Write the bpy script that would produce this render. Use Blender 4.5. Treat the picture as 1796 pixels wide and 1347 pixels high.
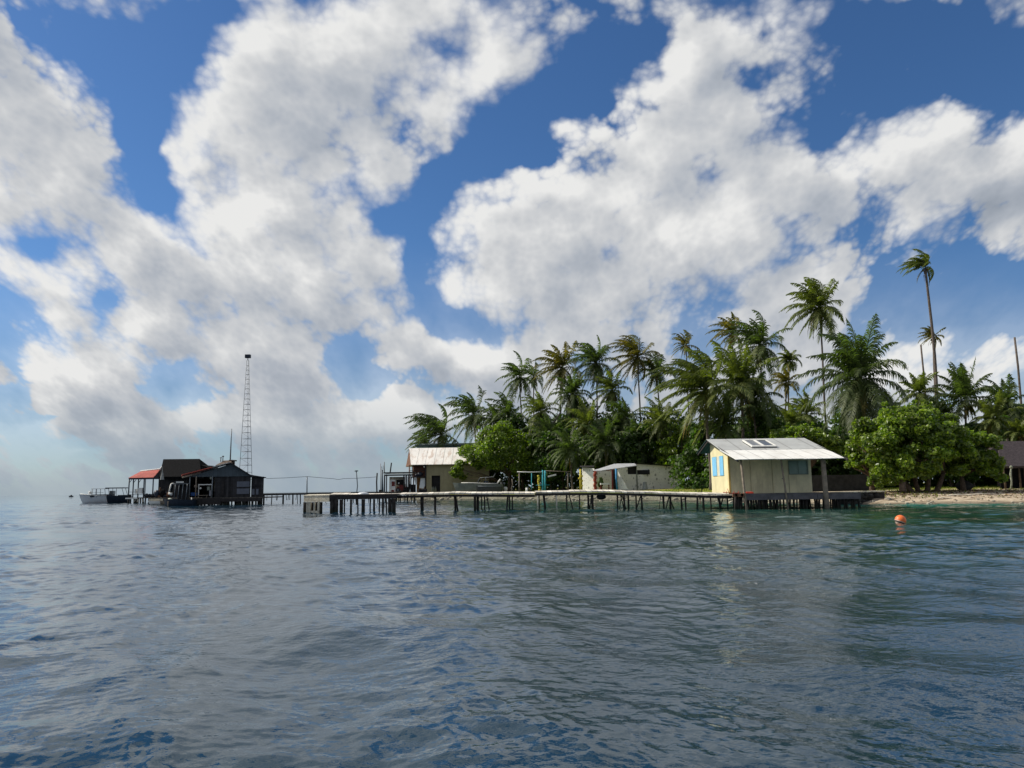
import bpy, math, random
import numpy as np
from mathutils import Vector, Matrix

for o in list(bpy.data.objects):
    bpy.data.objects.remove(o, do_unlink=True)
SC = bpy.context.scene
COL = SC.collection
R = math.radians

# ------------------------------------------------------------------ camera
CAM_H = 1.63
PITCH, ROLL = 7.72, 0.83
F_PX, CX, CY = 1350.0, 898.0, 673.5
cam = bpy.data.cameras.new("camera")
cam.sensor_width = 36.0
cam.lens = F_PX / 1796.0 * 36.0
cam.clip_start, cam.clip_end = 0.1, 30000.0
camo = bpy.data.objects.new("camera", cam)
COL.objects.link(camo)
CROT = Matrix.Rotation(R(90 + PITCH), 3, 'X') @ Matrix.Rotation(R(-ROLL), 3, 'Z')
camo.matrix_world = Matrix.Translation((0, 0, CAM_H)) @ CROT.to_4x4()
SC.camera = camo
SC.render.resolution_x, SC.render.resolution_y = 1024, 768

def P(px, py, Y):
    """world point seen at photo pixel (px, py) at depth Y"""
    d = CROT @ Vector(((px - CX) / F_PX, -(py - CY) / F_PX, -1.0))
    k = Y / d.y
    return Vector((d.x * k, Y, CAM_H + d.z * k))

def X(px, Y, py=860):
    return P(px, py, Y).x

def Z(px, py, Y):
    return P(px, py, Y).z

# ------------------------------------------------------------------ sun + sky
SUN_EL, SUN_AZ = 42.0, 285.0        # azimuth clockwise from +Y: the sun stands to the left, a little beyond
sd = Vector((math.sin(R(SUN_AZ)) * math.cos(R(SUN_EL)), math.cos(R(SUN_AZ)) * math.cos(R(SUN_EL)), math.sin(R(SUN_EL))))
sl = bpy.data.lights.new("sun", 'SUN')
sl.energy, sl.angle, sl.color = 5.0, R(0.53), (1.0, 0.93, 0.80)
so = bpy.data.objects.new("sun", sl)
COL.objects.link(so)
so.rotation_euler = (-sd).to_track_quat('-Z', 'Y').to_euler()

SC.view_settings.view_transform = 'Standard'
SC.view_settings.look = 'None'
SC.view_settings.exposure = 0.0
SC.view_settings.gamma = 1.0
SC.render.engine = 'CYCLES'
SC.cycles.max_bounces = 6
SC.cycles.transparent_max_bounces = 8

# node helpers -----------------------------------------------------------
class NT:
    def __init__(s, tree):
        s.t = tree; s.n = tree.nodes; s.l = tree.links
    def new(s, typ, ins=None, **kw):
        n = s.n.new(typ)
        for k, v in kw.items():
            setattr(n, k, v)
        if ins:
            for k, v in ins.items():
                s.put(n.inputs[k], v)
        return n
    def put(s, sock, v):
        if isinstance(v, bpy.types.NodeSocket):
            s.l.new(v, sock)
        elif isinstance(v, (tuple, list)) and len(v) == 3 and sock.type == 'RGBA':
            sock.default_value = (*v, 1)
        else:
            sock.default_value = v
    def m(s, op, a, b=None, c=None, clamp=False):
        n = s.n.new('ShaderNodeMath'); n.operation = op; n.use_clamp = clamp
        s.put(n.inputs[0], a)
        if b is not None: s.put(n.inputs[1], b)
        if c is not None: s.put(n.inputs[2], c)
        return n.outputs[0]
    def vm(s, op, a, b=None, out=0):
        n = s.n.new('ShaderNodeVectorMath'); n.operation = op
        s.put(n.inputs[0], a)
        if b is not None: s.put(n.inputs['Scale' if op == 'SCALE' else 1], b)
        return n.outputs[out]
    def noise(s, vec, scale, detail=4, rough=0.5, lac=2.0, dist=0.0, out='Fac', dim='2D'):
        n = s.new('ShaderNodeTexNoise', noise_dimensions=dim, ins={'Scale': scale, 'Detail': detail, 'Roughness': rough, 'Lacunarity': lac, 'Distortion': dist})
        if vec is not None: s.put(n.inputs['Vector'], vec)
        return n.outputs[out]
    def mix(s, f, a, b, mode='MIX'):
        n = s.n.new('ShaderNodeMix'); n.data_type = 'RGBA'; n.blend_type = mode
        s.put(n.inputs['Factor'], f); s.put(n.inputs[6], a); s.put(n.inputs[7], b)
        return n.outputs[2]
    def rng(s, v, a, b, c=0.0, d=1.0, typ='SMOOTHSTEP'):
        n = s.n.new('ShaderNodeMapRange'); n.interpolation_type = typ
        for i, q in enumerate((v, a, b, c, d)): s.put(n.inputs[i], q)
        return n.outputs[0]
    def xyz(s, x, y, z):
        n = s.n.new('ShaderNodeCombineXYZ')
        for i, q in enumerate((x, y, z)): s.put(n.inputs[i], q)
        return n.outputs[0]
    def sep(s, v):
        n = s.n.new('ShaderNodeSeparateXYZ'); s.put(n.inputs[0], v)
        return n.outputs

W = bpy.data.worlds.new("World")
SC.world = W
W.use_nodes = True
W.node_tree.nodes.clear()

def pix2uv(px, py):
    d = CROT @ Vector(((px - CX) / F_PX, -(py - CY) / F_PX, -1.0))
    return d.x / d.y, d.z / d.y

# open blue gaps between the clouds: centre, half sizes, tilt (deg, anticlockwise), depth
GAPS = [
 (300, 60, 130, 120, 0, .9), (180, 60, 90, 60, 0, .45), (400, 20, 60, 60, 30, .5), (265, 175, 75, 110, 8, .95), (255, 290, 62, 75, 20, .9), (300, 345, 50, 35, 0, .7),
 (215, 200, 45, 80, 0, .5),
 (88, 425, 62, 42, -10, .75), (5, 560, 50, 60, 0, .55), (30, 690, 60, 45, 0, .7), (30, 625, 60, 50, 0, .45), (203, 520, 24, 46, 0, .5), (100, 740, 120, 18, 0, .5),
 (628, 610, 52, 70, 15, .95), (297, 680, 62, 38, 5, .85), (640, 660, 40, 40, 0, .5), (715, 640, 30, 25, 0, .25),
 (1110, 60, 130, 75, 35, .95), (1010, 150, 110, 75, 40, .95), (900, 225, 110, 75, 30, .95), (1050, 190, 70, 50, 20, .6), (780, 335, 105, 55, 35, .9), (690, 385, 60, 50, 0, .8),
 (840, 290, 90, 50, 20, .7), (740, 440, 40, 70, 5, .75), (745, 520, 40, 60, 0, .5), (820, 570, 60, 32, -20, .9), (770, 555, 40, 40, 0, .4), (880, 120, 60, 50, 0, -.2),
 (935, 300, 40, 25, 0, .4), (860, 250, 40, 60, 0, .3),
 (1620, 60, 190, 90, -10, .95), (1760, 110, 110, 110, 0, .95), (1520, 140, 110, 70, 35, .85), (1440, 225, 60, 60, 30, .7), (1560, 30, 90, 40, 0, .3), (1600, 160, 110, 40, 0, .5),
 (1350, 60, 60, 40, 0, .25), (1330, 125, 90, 46, 0, .40), (1230, 285, 60, 34, -8, .15), (1490, 40, 40, 50, 0, .5),
 (1700, 480, 150, 60, 5, .95), (1780, 520, 100, 60, 0, .9), (1590, 540, 110, 50, 0, .6), (1510, 600, 60, 40, 0, .5), (1700, 545, 120, 40, 0, .7), (1540, 480, 60, 50, 0, .3),
 (1640, 620, 80, 18, 0, .15), (600, 300, 1, 1, 0, 0), (1400, 690, 60, 40, 0, .4), (1040, 740, 60, 25, 0, .3), (0, 20, 1, 1, 0, 0), (20, 40, 60, 60, 0, .2), (60, 120, 60, 50, 0, .15),
]
# places where the cover is solid (positive) - thick cumulus
MASS = [
 (70, 300, 110, 130, 0, .5), (430, 200, 150, 90, 30, .5), (620, 90, 220, 120, 20, .5), (450, 480, 190, 110, 0, .45), (330, 250, 60, 40, 0, .45), (285, 238, 34, 24, 0, .5),
 (1000, 440, 200, 110, 20, .55), (1250, 400, 200, 120, 0, .5), (1600, 300, 200, 80, 0, .6), (1150, 250, 90, 90, 30, .4), (1280, 200, 90, 80, 30, .3), (1330, 300, 120, 60, 0, .4),
 (120, 520, 60, 60, 0, .45), (240, 420, 80, 70, 0, .4), (80, 690, 80, 35, 0, .4), (700, 600, 60, 60, 0, .4), (560, 500, 130, 80, 0, .3), (480, 370, 110, 60, 0, .4),
 (905, 320, 30, 25, 0, .3), (130, 640, 110, 60, 0, .35), (250, 560, 80, 60, 0, .35), (430, 640, 110, 70, 0, .4), (180, 740, 160, 30, 0, .5), (420, 745, 180, 30, 0, .5), (700, 730, 120, 50, 0, .5), (850, 640, 90, 60, 0, .4), (560, 740, 90, 30, 0, .4), (985, 235, 35, 30, 0, .35), (1780, 230, 40, 60, 0, .3), (780, 610, 60, 45, 0, .3), (1660, 650, 80, 30, 0, .3), (1200, 60, 70, 60, 30, .35),
]

def cloud_group():
    g = bpy.data.node_groups.new("cloud_cover", 'ShaderNodeTree')
    g.interface.new_socket("UV", in_out='INPUT', socket_type='NodeSocketVector')
    g.interface.new_socket("Cover", in_out='OUTPUT', socket_type='NodeSocketFloat')
    g.interface.new_socket("Coords", in_out='OUTPUT', socket_type='NodeSocketVector')
    n = NT(g)
    gi = g.nodes.new('NodeGroupInput'); go = g.nodes.new('NodeGroupOutput')
    uv = gi.outputs[0]
    x, y, _ = n.sep(uv)
    w = n.m('ADD', n.m('MAXIMUM', y, 0.0), 0.55)
    q = n.xyz(n.m('DIVIDE', x, w), n.m('LOGARITHM', w, math.e), 0.0)
    # domain warp
    wn = n.noise(q, 3.6, 3, 0.6, out='Color')
    warp = n.vm('SCALE', n.vm('SUBTRACT', wn, (0.5, 0.5, 0.5)), 0.11)
    uw = n.vm('ADD', uv, warp)
    acc = None
    for lst, sgn in ((GAPS, -1), (MASS, 1)):
        for (cx, cy, rx, ry, a, k) in lst:
            if k == 0: continue
            u, v = pix2uv(cx, cy)
            mp = n.new('ShaderNodeMapping', vector_type='TEXTURE')
            mp.inputs['Location'].default_value = (u, v, 0)
            mp.inputs['Rotation'].default_value = (0, 0, R(a))
            mp.inputs['Scale'].default_value = (rx * 1.5 / F_PX, ry * 1.5 / F_PX, 1)
            n.l.new(uw, mp.inputs['Vector'])
            gr = n.new('ShaderNodeTexGradient', gradient_type='QUADRATIC_SPHERE')
            n.l.new(mp.outputs[0], gr.inputs[0])
            acc = n.m('MULTIPLY_ADD', gr.outputs['Fac'], sgn * k * 1.9, acc if acc is not None else 0.0)
    acc = n.m('MAXIMUM', n.m('MINIMUM', acc, 0.5), -1.35)
    q2 = n.vm('ADD', q, n.vm('SCALE', warp, 0.30))
    f1 = n.noise(q2, 4.5, 4, 0.55)
    vo = n.new('ShaderNodeTexVoronoi', {'Scale': 8.0, 'Detail': 3.0, 'Roughness': 0.62, 'Lacunarity': 2.3}, feature='F1', voronoi_dimensions='2D')
    n.l.new(q2, vo.inputs['Vector'])
    bil = n.m('SUBTRACT', 0.50, vo.outputs['Distance'])
    s = n.m('ADD', n.rng(y, 0.02, 0.55, 0.98, 0.78), acc)
    s = n.m('MULTIPLY_ADD', n.m('SUBTRACT', f1, 0.5), 1.5, s)
    s = n.m('MULTIPLY_ADD', bil, 0.75, s)
    n.l.new(s, go.inputs[0])
    n.l.new(q2, go.inputs[1])
    return g

def build_world():
    n = NT(W.node_tree)
    out = n.new('ShaderNodeOutputWorld')
    sky = n.new('ShaderNodeTexSky', sky_type='NISHITA', sun_disc=False)
    sky.sun_elevation = R(SUN_EL); sky.sun_rotation = R(SUN_AZ)
    sky.altitude = 0; sky.air_density = 1.0; sky.dust_density = 0.3; sky.ozone_density = 4.0
    hs = n.new('ShaderNodeHueSaturation', {'Saturation': 1.06, 'Value': 0.86, 'Color': n.mix(1.0, sky.outputs[0], (0.80, 0.97, 1.16), 'MULTIPLY')})
    tc = n.new('ShaderNodeTexCoord')
    x, y, z = n.sep(tc.outputs['Generated'])
    ya = n.m('MAXIMUM', n.m('ABSOLUTE', y), 0.12)
    uv = n.xyz(n.m('DIVIDE', x, ya), n.m('DIVIDE', z, ya), 0)
    grp = cloud_group()
    def cover(off):
        g = n.n.new('ShaderNodeGroup'); g.node_tree = grp
        n.l.new(n.vm('ADD', uv, off) if off else uv, g.inputs[0])
        return g.outputs
    c0, q = cover(None)
    c1 = cover((-0.038, 0.044, 0))[0]
    v = n.m('DIVIDE', z, ya)
    fine = n.m('SUBTRACT', n.noise(q, 17.0, 6, 0.60), 0.5)
    cf = n.m('MULTIPLY_ADD', fine, 0.75, c0)
    big = n.noise(q, 3.4, 3, 0.5)
    soft = n.rng(big, 0.35, 0.65, 0.38, 1.0)
    alpha = n.rng(cf, -0.08, soft, 0.0, 1.0)
    thick = n.rng(c0, 0.1, 1.3, 0.0, 1.0)
    rel1 = n.m('SUBTRACT', c0, c1)
    sh = n.m('MULTIPLY_ADD', rel1, 0.38, 0.76)
    sh = n.m('MULTIPLY_ADD', thick, -0.22, sh)
    sh = n.m('MULTIPLY_ADD', fine, 0.14, sh)
    sh = n.m('MULTIPLY_ADD', n.m('SUBTRACT', big, 0.5), 1.0, sh)
    sh = n.rng(sh, 0.05, 0.95, 0.0, 1.0, 'LINEAR')
    cr = n.new('ShaderNodeValToRGB')
    veil = n.rng(v, 0.04, 0.34, 0.50, 0.0)
    alpha = n.m('MAXIMUM', alpha, veil)
    e = cr.color_ramp.elements
    e[0].position = 0.0; e[0].color = (0.27, 0.31, 0.37, 1)
    e[1].position = 1.0; e[1].color = (0.82, 0.82, 0.81, 1)
    m1 = e.new(0.42); m1.color = (0.42, 0.455, 0.51, 1)
    m2 = e.new(0.72); m2.color = (0.60, 0.615, 0.635, 1)
    n.l.new(sh, cr.inputs[0])
    # clouds dissolve into pale air towards the horizon
    hz = n.rng(v, 0.0, 0.15, 1.0, 0.0)
    ccol = n.mix(n.m('MULTIPLY', hz, 0.85), cr.outputs[0], (0.31, 0.385, 0.45))
    alpha = n.m('MAXIMUM', alpha, n.rng(v, 0.0, 0.075, 0.9, 0.0))
    b1 = n.new('ShaderNodeBackground', {'Color': hs.outputs[0], 'Strength': 0.095})
    b2 = n.new('ShaderNodeBackground', {'Color': ccol, 'Strength': 1.0})
    mx = n.new('ShaderNodeMixShader', {0: alpha, 1: b1.outputs[0], 2: b2.outputs[0]})
    n.l.new(mx.outputs[0], out.inputs[0])
    W.cycles.sampling_method = 'MANUAL'
    W.cycles.sample_map_resolution = 512
build_world()

# ------------------------------------------------------------------ object helpers
def tag(o, label=None, cat=None, group=None, kind=None):
    if label: o['label'] = label
    if cat: o['category'] = cat
    if group: o['group'] = group
    if kind: o['kind'] = kind
    return o

def thing(name, label, cat, loc=(0, 0, 0), group=None, rz=0.0):
    o = bpy.data.objects.new(name, None)
    o.empty_display_size = 0.3
    o.location = loc; o.rotation_euler = (0, 0, rz)
    COL.objects.link(o)
    return tag(o, label, cat, group)

def mesh_np(name, V, F, mat, parent=None, smooth=False):
    """V (n,3) array, F list of arrays (quads and / or tris)"""
    me = bpy.data.meshes.new(name)
    V = np.asarray(V, dtype=np.float32)
    if not isinstance(F, list): F = [F]
    F = [np.asarray(f, dtype=np.int32) for f in F if len(f)]
    idx = np.concatenate([f.ravel() for f in F])
    cnt = np.concatenate([np.full(len(f), f.shape[1], dtype=np.int32) for f in F])
    st = np.concatenate([[0], np.cumsum(cnt)[:-1]]).astype(np.int32)
    me.vertices.add(len(V)); me.vertices.foreach_set('co', V.ravel())
    me.loops.add(len(idx)); me.loops.foreach_set('vertex_index', idx)
    me.polygons.add(len(cnt)); me.polygons.foreach_set('loop_start', st); me.polygons.foreach_set('loop_total', cnt)
    if smooth: me.polygons.foreach_set('use_smooth', np.ones(len(cnt), dtype=bool))
    me.update(calc_edges=True)
    me.materials.append(mat)
    o = bpy.data.objects.new(name, me)
    COL.objects.link(o)
    if parent is not None:
        o.parent = parent
        root = parent
        while root.parent is not None: root = root.parent
        if root.type == 'EMPTY':
            me.transform(Matrix.Translation(-Vector(root.location)))
    return o

class MB:
    """collects primitives in world coordinates, builds ONE mesh"""
    def __init__(s):
        s.v = []; s.f = []; s.sm = []
    def add(s, vs, fs, smooth=False):
        b = len(s.v)
        s.v += [tuple(v) for v in vs]
        s.f += [tuple(i + b for i in f) for f in fs]
        s.sm += [smooth] * len(fs)
        return s
    def hexa(s, a):
        """8 corners: bottom 0-3 (ccw), top 4-7"""
        return s.add(a, [(0, 3, 2, 1), (4, 5, 6, 7), (0, 1, 5, 4), (1, 2, 6, 5), (2, 3, 7, 6), (3, 0, 4, 7)])
    def box(s, x0, x1, y0, y1, z0, z1):
        return s.hexa([(x0, y0, z0), (x1, y0, z0), (x1, y1, z0), (x0, y1, z0), (x0, y0, z1), (x1, y0, z1), (x1, y1, z1), (x0, y1, z1)])
    def slab(s, a, b, c, d, t):
        """quad a b c d given a thickness t along -normal"""
        a, b, c, d = map(Vector, (a, b, c, d))
        n = (b - a).cross(d - a).normalized() * t
        return s.hexa([a - n, b - n, c - n, d - n, a, b, c, d])
    def tube(s, pts, rad, n=8, cap=True, smooth=True, sq=False):
        pts = [Vector(p) for p in pts]
        if not isinstance(rad, (list, tuple)): rad = [rad] * len(pts)
        b = len(s.v); vs = []
        up = Vector((0, 0, 1))
        prev = None
        for i, p in enumerate(pts):
            t = (pts[min(i + 1, len(pts) - 1)] - pts[max(i - 1, 0)]).normalized()
            u = t.cross(up if abs(t.z) < 0.95 else Vector((1, 0, 0))).normalized()
            if prev is not None:
                u = (prev - t * prev.dot(t)).normalized()
            prev = u
            w = t.cross(u)
            for k in range(n):
                a = 2 * math.pi * (k + (0.5 if sq else 0)) / n
                vs.append(p + (u * math.cos(a) + w * math.sin(a)) * rad[i])
        fs = []
        for i in range(len(pts) - 1):
            for k in range(n):
                k2 = (k + 1) % n
                fs.append((i * n + k, i * n + k2, (i + 1) * n + k2, (i + 1) * n + k))
        s.add(vs, fs, smooth)
        if cap:
            s.f.append(tuple(b + k for k in reversed(range(n)))); s.sm.append(False)
            s.f.append(tuple(b + (len(pts) - 1) * n + k for k in range(n))); s.sm.append(False)
        return s
    def bar(s, a, b, w):
        """square bar"""
        return s.tube([a, b], w * 0.7071, 4, smooth=False, sq=True)
    def lathe(s, c, prof, n=16):
        vs = []; fs = []
        for (r, z) in prof:
            for k in range(n):
                a = 2 * math.pi * k / n
                vs.append((c[0] + r * math.cos(a), c[1] + r * math.sin(a), c[2] + z))
        for i in range(len(prof) - 1):
            for k in range(n):
                k2 = (k + 1) % n
                fs.append((i * n + k, i * n + k2, (i + 1) * n + k2, (i + 1) * n + k))
        return s.add(vs, fs, True)
    def ball(s, c, r, n=10, sc=(1, 1, 1), rng=None, jit=0.0):
        prof = []
        vs = [(c[0], c[1], c[2] - r * sc[2])]; fs = []
        m = n // 2
        for i in range(1, m):
            t = math.pi * i / m
            for k in range(n):
                a = 2 * math.pi * k / n
                j = 1 + (rng.uniform(-jit, jit) if rng else 0)
                vs.append((c[0] + r * sc[0] * math.sin(t) * math.cos(a) * j, c[1] + r * sc[1] * math.sin(t) * math.sin(a) * j, c[2] - r * sc[2] * math.cos(t) * j))
        vs.append((c[0], c[1], c[2] + r * sc[2]))
        for k in range(n):
            fs.append((0, 1 + (k + 1) % n, 1 + k))
            fs.append((len(vs) - 1, 1 + (m - 2) * n + k, 1 + (m - 2) * n + (k + 1) % n))
        for i in range(m - 2):
            for k in range(n):
                k2 = (k + 1) % n
                fs.append((1 + i * n + k, 1 + i * n + k2, 1 + (i + 1) * n + k2, 1 + (i + 1) * n + k))
        return s.add(vs, fs, True)
    def build(s, name, mat, parent=None, label=None):
        me = bpy.data.meshes.new(name)
        me.from_pydata([tuple(v) for v in s.v], [], s.f)
        me.polygons.foreach_set('use_smooth', s.sm)
        me.materials.append(mat)
        me.update()
        o = bpy.data.objects.new(name, me)
        COL.objects.link(o)
        # origins: the mesh keeps world coordinates relative to its thing
        if parent is not None:
            o.parent = parent
            root = parent
            while root.parent is not None: root = root.parent
            if root.type == 'EMPTY':
                me.transform(Matrix.Translation(-Vector(root.location)))
        if label: o['label'] = label
        return o

# ------------------------------------------------------------------ materials
MATS = {}
def mat(name, col, rough=0.85, var=0.25, scale=6.0, spec=0.3, metal=0.0, bump=0.0, col2=None, vec='Object', stretch=None, fn=None, transl=None, island=0.0):
    """procedural material: base colour broken up by noise (and optionally a second colour)"""
    if name in MATS: return MATS[name]
    m = bpy.data.materials.new(name); m.use_nodes = True
    n = NT(m.node_tree); n.n.clear()
    out = n.new('ShaderNodeOutputMaterial')
    bs = n.new('ShaderNodeBsdfPrincipled', {'Roughness': rough, 'Metallic': metal, 'Specular IOR Level': spec})
    tc = n.new('ShaderNodeTexCoord')
    v = tc.outputs[vec]
    if stretch: v = n.vm('MULTIPLY', v, stretch)
    f = n.noise(v, scale, 5, 0.6, dim='3D')
    f = n.rng(f, 0.3, 0.7, 0, 1)
    c = Vector(col)
    a = tuple(c * (1 - var)); b = tuple(col2) if col2 else tuple(c * (1 + var))
    base = n.mix(f, a, b)
    f2 = n.noise(v, scale * 7, 3, 0.6, dim='3D')
    base = n.mix(n.m('MULTIPLY', n.rng(f2, 0.35, 0.7), 0.35 * min(1, var * 3)), base, tuple(c * 0.55))
    if island:
        g = n.new('ShaderNodeNewGeometry')
        ri = g.outputs['Random Per Island']
        base = n.mix(1.0, base, n.xyz(*[n.m('MULTIPLY_ADD', ri, island * k, 1 - island * k * 0.5) for k in (1.15, 0.9, 0.8)]), 'MULTIPLY')
    if fn: base = fn(n, v, base, bs) or base
    n.put(bs.inputs['Base Color'], base)
    if bump:
        bn = n.new('ShaderNodeBump', {'Strength': bump, 'Distance': 0.05, 'Height': f2})
        n.l.new(bn.outputs[0], bs.inputs['Normal'])
    sh = bs.outputs[0]
    if transl:
        tr = n.new('ShaderNodeBsdfTranslucent')
        n.l.new(n.mix(1.0, base, transl, 'MULTIPLY'), tr.inputs[0])
        mx = n.new('ShaderNodeMixShader', {0: 0.42, 1: bs.outputs[0], 2: tr.outputs[0]})
        sh = mx.outputs[0]
    n.l.new(sh, out.inputs[0])
    MATS[name] = m
    return m

# ------------------------------------------------------------------ shoreline and land
SHORE = [(120, 50), (75, 55), (50, 57), (38, 57.5), (31, 58.2), (28.2, 60.0), (25.5, 63), (22.5, 68), (21, 76), (17.5, 83), (12, 90), (7.5, 97), (4.2, 103), (-2.3, 112), (-8.6, 118), (-12, 120), (-15, 121.5), (-18, 123), (-20, 127), (-21, 136), (-16, 170), (0, 260)]

def shore_dist(x, y):
    """signed distance to the shore, positive inland"""
    d = np.full(x.shape, 1e9); 
    pts = np.array(SHORE, dtype=float)
    for i in range(len(pts) - 1):
        ax, ay = pts[i]; bx, by = pts[i + 1]
        dx, dy = bx - ax, by - ay
        t = np.clip(((x - ax) * dx + (y - ay) * dy) / (dx * dx + dy * dy), 0, 1)
        d = np.minimum(d, np.hypot(x - ax - t * dx, y - ay - t * dy))
    # inside test by polygon (close it far inland)
    poly = np.vstack([pts, [(0, 600), (400, 600), (400, 50)]])
    ins = np.zeros(x.shape, dtype=bool)
    n = len(poly)
    j = n - 1
    for i in range(n):
        xi, yi = poly[i]; xj, yj = poly[j]
        c = ((yi > y) != (yj > y)) & (x < (xj - xi) * (y - yi) / (yj - yi + 1e-12) + xi)
        ins ^= c
        j = i
    return np.where(ins, d, -d)

def vnoise(x, y, seed=0, freq=1.0, oct=4, gain=0.5):
    """smooth value noise in numpy"""
    rs = np.random.RandomState(seed)
    T = rs.rand(256, 256)
    out = np.zeros(np.shape(x)); amp = 1.0; tot = 0
    for o in range(oct):
        X_ = x * freq + 17.3 * o; Y_ = y * freq + 9.1 * o
        xi = np.floor(X_).astype(int); yi = np.floor(Y_).astype(int)
        fx = X_ - xi; fy = Y_ - yi
        fx = fx * fx * (3 - 2 * fx); fy = fy * fy * (3 - 2 * fy)
        a = T[xi & 255, yi & 255]; b = T[(xi + 1) & 255, yi & 255]; c = T[xi & 255, (yi + 1) & 255]; d = T[(xi + 1) & 255, (yi + 1) & 255]
        out += amp * ((a * (1 - fx) + b * fx) * (1 - fy) + (c * (1 - fx) + d * fx) * fy)
        tot += amp; amp *= gain; freq *= 2
    return out / tot

def land_h(x, y):
    x = np.asarray(x, float); y = np.asarray(y, float)
    d = shore_dist(x, y)
    beach = np.clip((x - 24) / 6, 0, 1)                      # right: a gentle sand slope; left: a steeper rubble edge
    slope = 0.36 * (1 - beach) + 0.105 * beach
    top = 0.98 * beach + 0.90 * (1 - beach)
    dd = d + (vnoise(x, y, 3, 0.45, 3) - 0.5) * 1.2
    h = np.where(dd > 0, top * (1 - np.exp(-np.maximum(dd, 0) * slope / top * 1.5)), dd * 0.16)
    h = h + np.clip(dd, 0, 3) / 3 * (vnoise(x, y, 8, 0.35, 4) - 0.5) * 0.10
    h = h + np.clip((d - 2) / 12, 0, 1) * 0.38 * (1 - beach) + np.clip((d - 14) / 60, 0, 1) * 0.5
    return np.maximum(h, -2.5)

def H(x, y):
    return float(land_h(np.array([x]), np.array([y]))[0])

def build_land():
    xs = np.concatenate([np.linspace(-26, 45, 340), np.linspace(45.5, 300, 90)])
    ys = np.concatenate([np.linspace(52, 125, 330), np.linspace(126, 420, 80)])
    gx, gy = np.meshgrid(xs, ys)
    h = land_h(gx, gy)
    V = np.stack([gx, gy, h], -1).reshape(-1, 3)
    nx, ny = len(xs), len(ys)
    i = np.arange(nx * ny).reshape(ny, nx)
    F = np.stack([i[:-1, :-1], i[:-1, 1:], i[1:, 1:], i[1:, :-1]], -1).reshape(-1, 4)
    keep = (h.reshape(-1)[F].max(1) > -1.2)
    F = F[keep]
    m = bpy.data.materials.new("ground"); m.use_nodes = True
    n = NT(m.node_tree); n.n.clear()
    out = n.new('ShaderNodeOutputMaterial')
    bs = n.new('ShaderNodeBsdfPrincipled', {'Roughness': 0.95, 'Specular IOR Level': 0.1})
    g = n.new('ShaderNodeNewGeometry'); pos = g.outputs['Position']
    x, y, z = n.sep(pos)
    n1 = n.noise(pos, 0.8, 5, 0.6, dim='3D'); n2 = n.noise(pos, 7.0, 4, 0.65, dim='3D'); n3 = n.noise(pos, 0.22, 3, 0.5, dim='3D')
    vo = n.new('ShaderNodeTexVoronoi', {'Scale': 5.5, 'Vector': pos}, feature='F1')
    sand = n.mix(n.rng(n2, 0.3, 0.7), (0.40, 0.32, 0.23), (0.62, 0.52, 0.39))
    sand = n.mix(n.m('MULTIPLY', n.rng(n1, 0.5, 0.7), 0.6), sand, (0.22, 0.17, 0.12))
    rub = n.mix(n.rng(vo.outputs['Distance'], 0.1, 0.5), (0.45, 0.42, 0.34), (0.10, 0.10, 0.08))
    rub = n.mix(n.rng(n2, 0.35, 0.65), rub, (0.20, 0.19, 0.14))
    grass = n.mix(n.rng(n2, 0.3, 0.7), (0.10, 0.15, 0.014), (0.26, 0.28, 0.035))
    grass = n.mix(n.rng(n3, 0.4, 0.65), grass, (0.26, 0.22, 0.08))
    edge = n.rng(n.m('MULTIPLY_ADD', n.m('SUBTRACT', n1, 0.5), 5.0, x), 22.0, 27.0)
    shore = n.mix(edge, rub, sand)
    zz = n.m('MULTIPLY_ADD', n.m('SUBTRACT', n1, 0.5), 0.45, z)
    lo = n.mix(edge, (0.66, 0.66, 0.66), (0.86, 0.86, 0.86))
    lof = n.new('ShaderNodeSeparateColor', {0: lo}).outputs[0]
    gm = n.rng(n.m('SUBTRACT', zz, lof), 0.0, 0.14)
    base = n.mix(gm, shore, grass)
    wr = n.rng(n.noise(n.vm('MULTIPLY', pos, (0.5, 2.2, 1.0)), 1.1, 4, 0.65, dim='3D'), 0.52, 0.62)
    base = n.mix(n.m('MULTIPLY', n.m('MULTIPLY', wr, edge), n.m('SUBTRACT', 0.8, gm)), base, (0.16, 0.12, 0.08))
    wet = n.rng(z, 0.04, 0.22, 0.40, 1.0)
    base = n.mix(1.0, base, n.xyz(wet, wet, wet), 'MULTIPLY')
    n.put(bs.inputs['Base Color'], base)
    bn = n.new('ShaderNodeBump', {'Strength': 0.8, 'Distance': 0.12, 'Height': n2})
    n.l.new(bn.outputs[0], bs.inputs['Normal'])
    n.l.new(bs.outputs[0], out.inputs[0])
    o = mesh_np("ground", V, F, m, smooth=True)
    tag(o, kind='structure')

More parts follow.
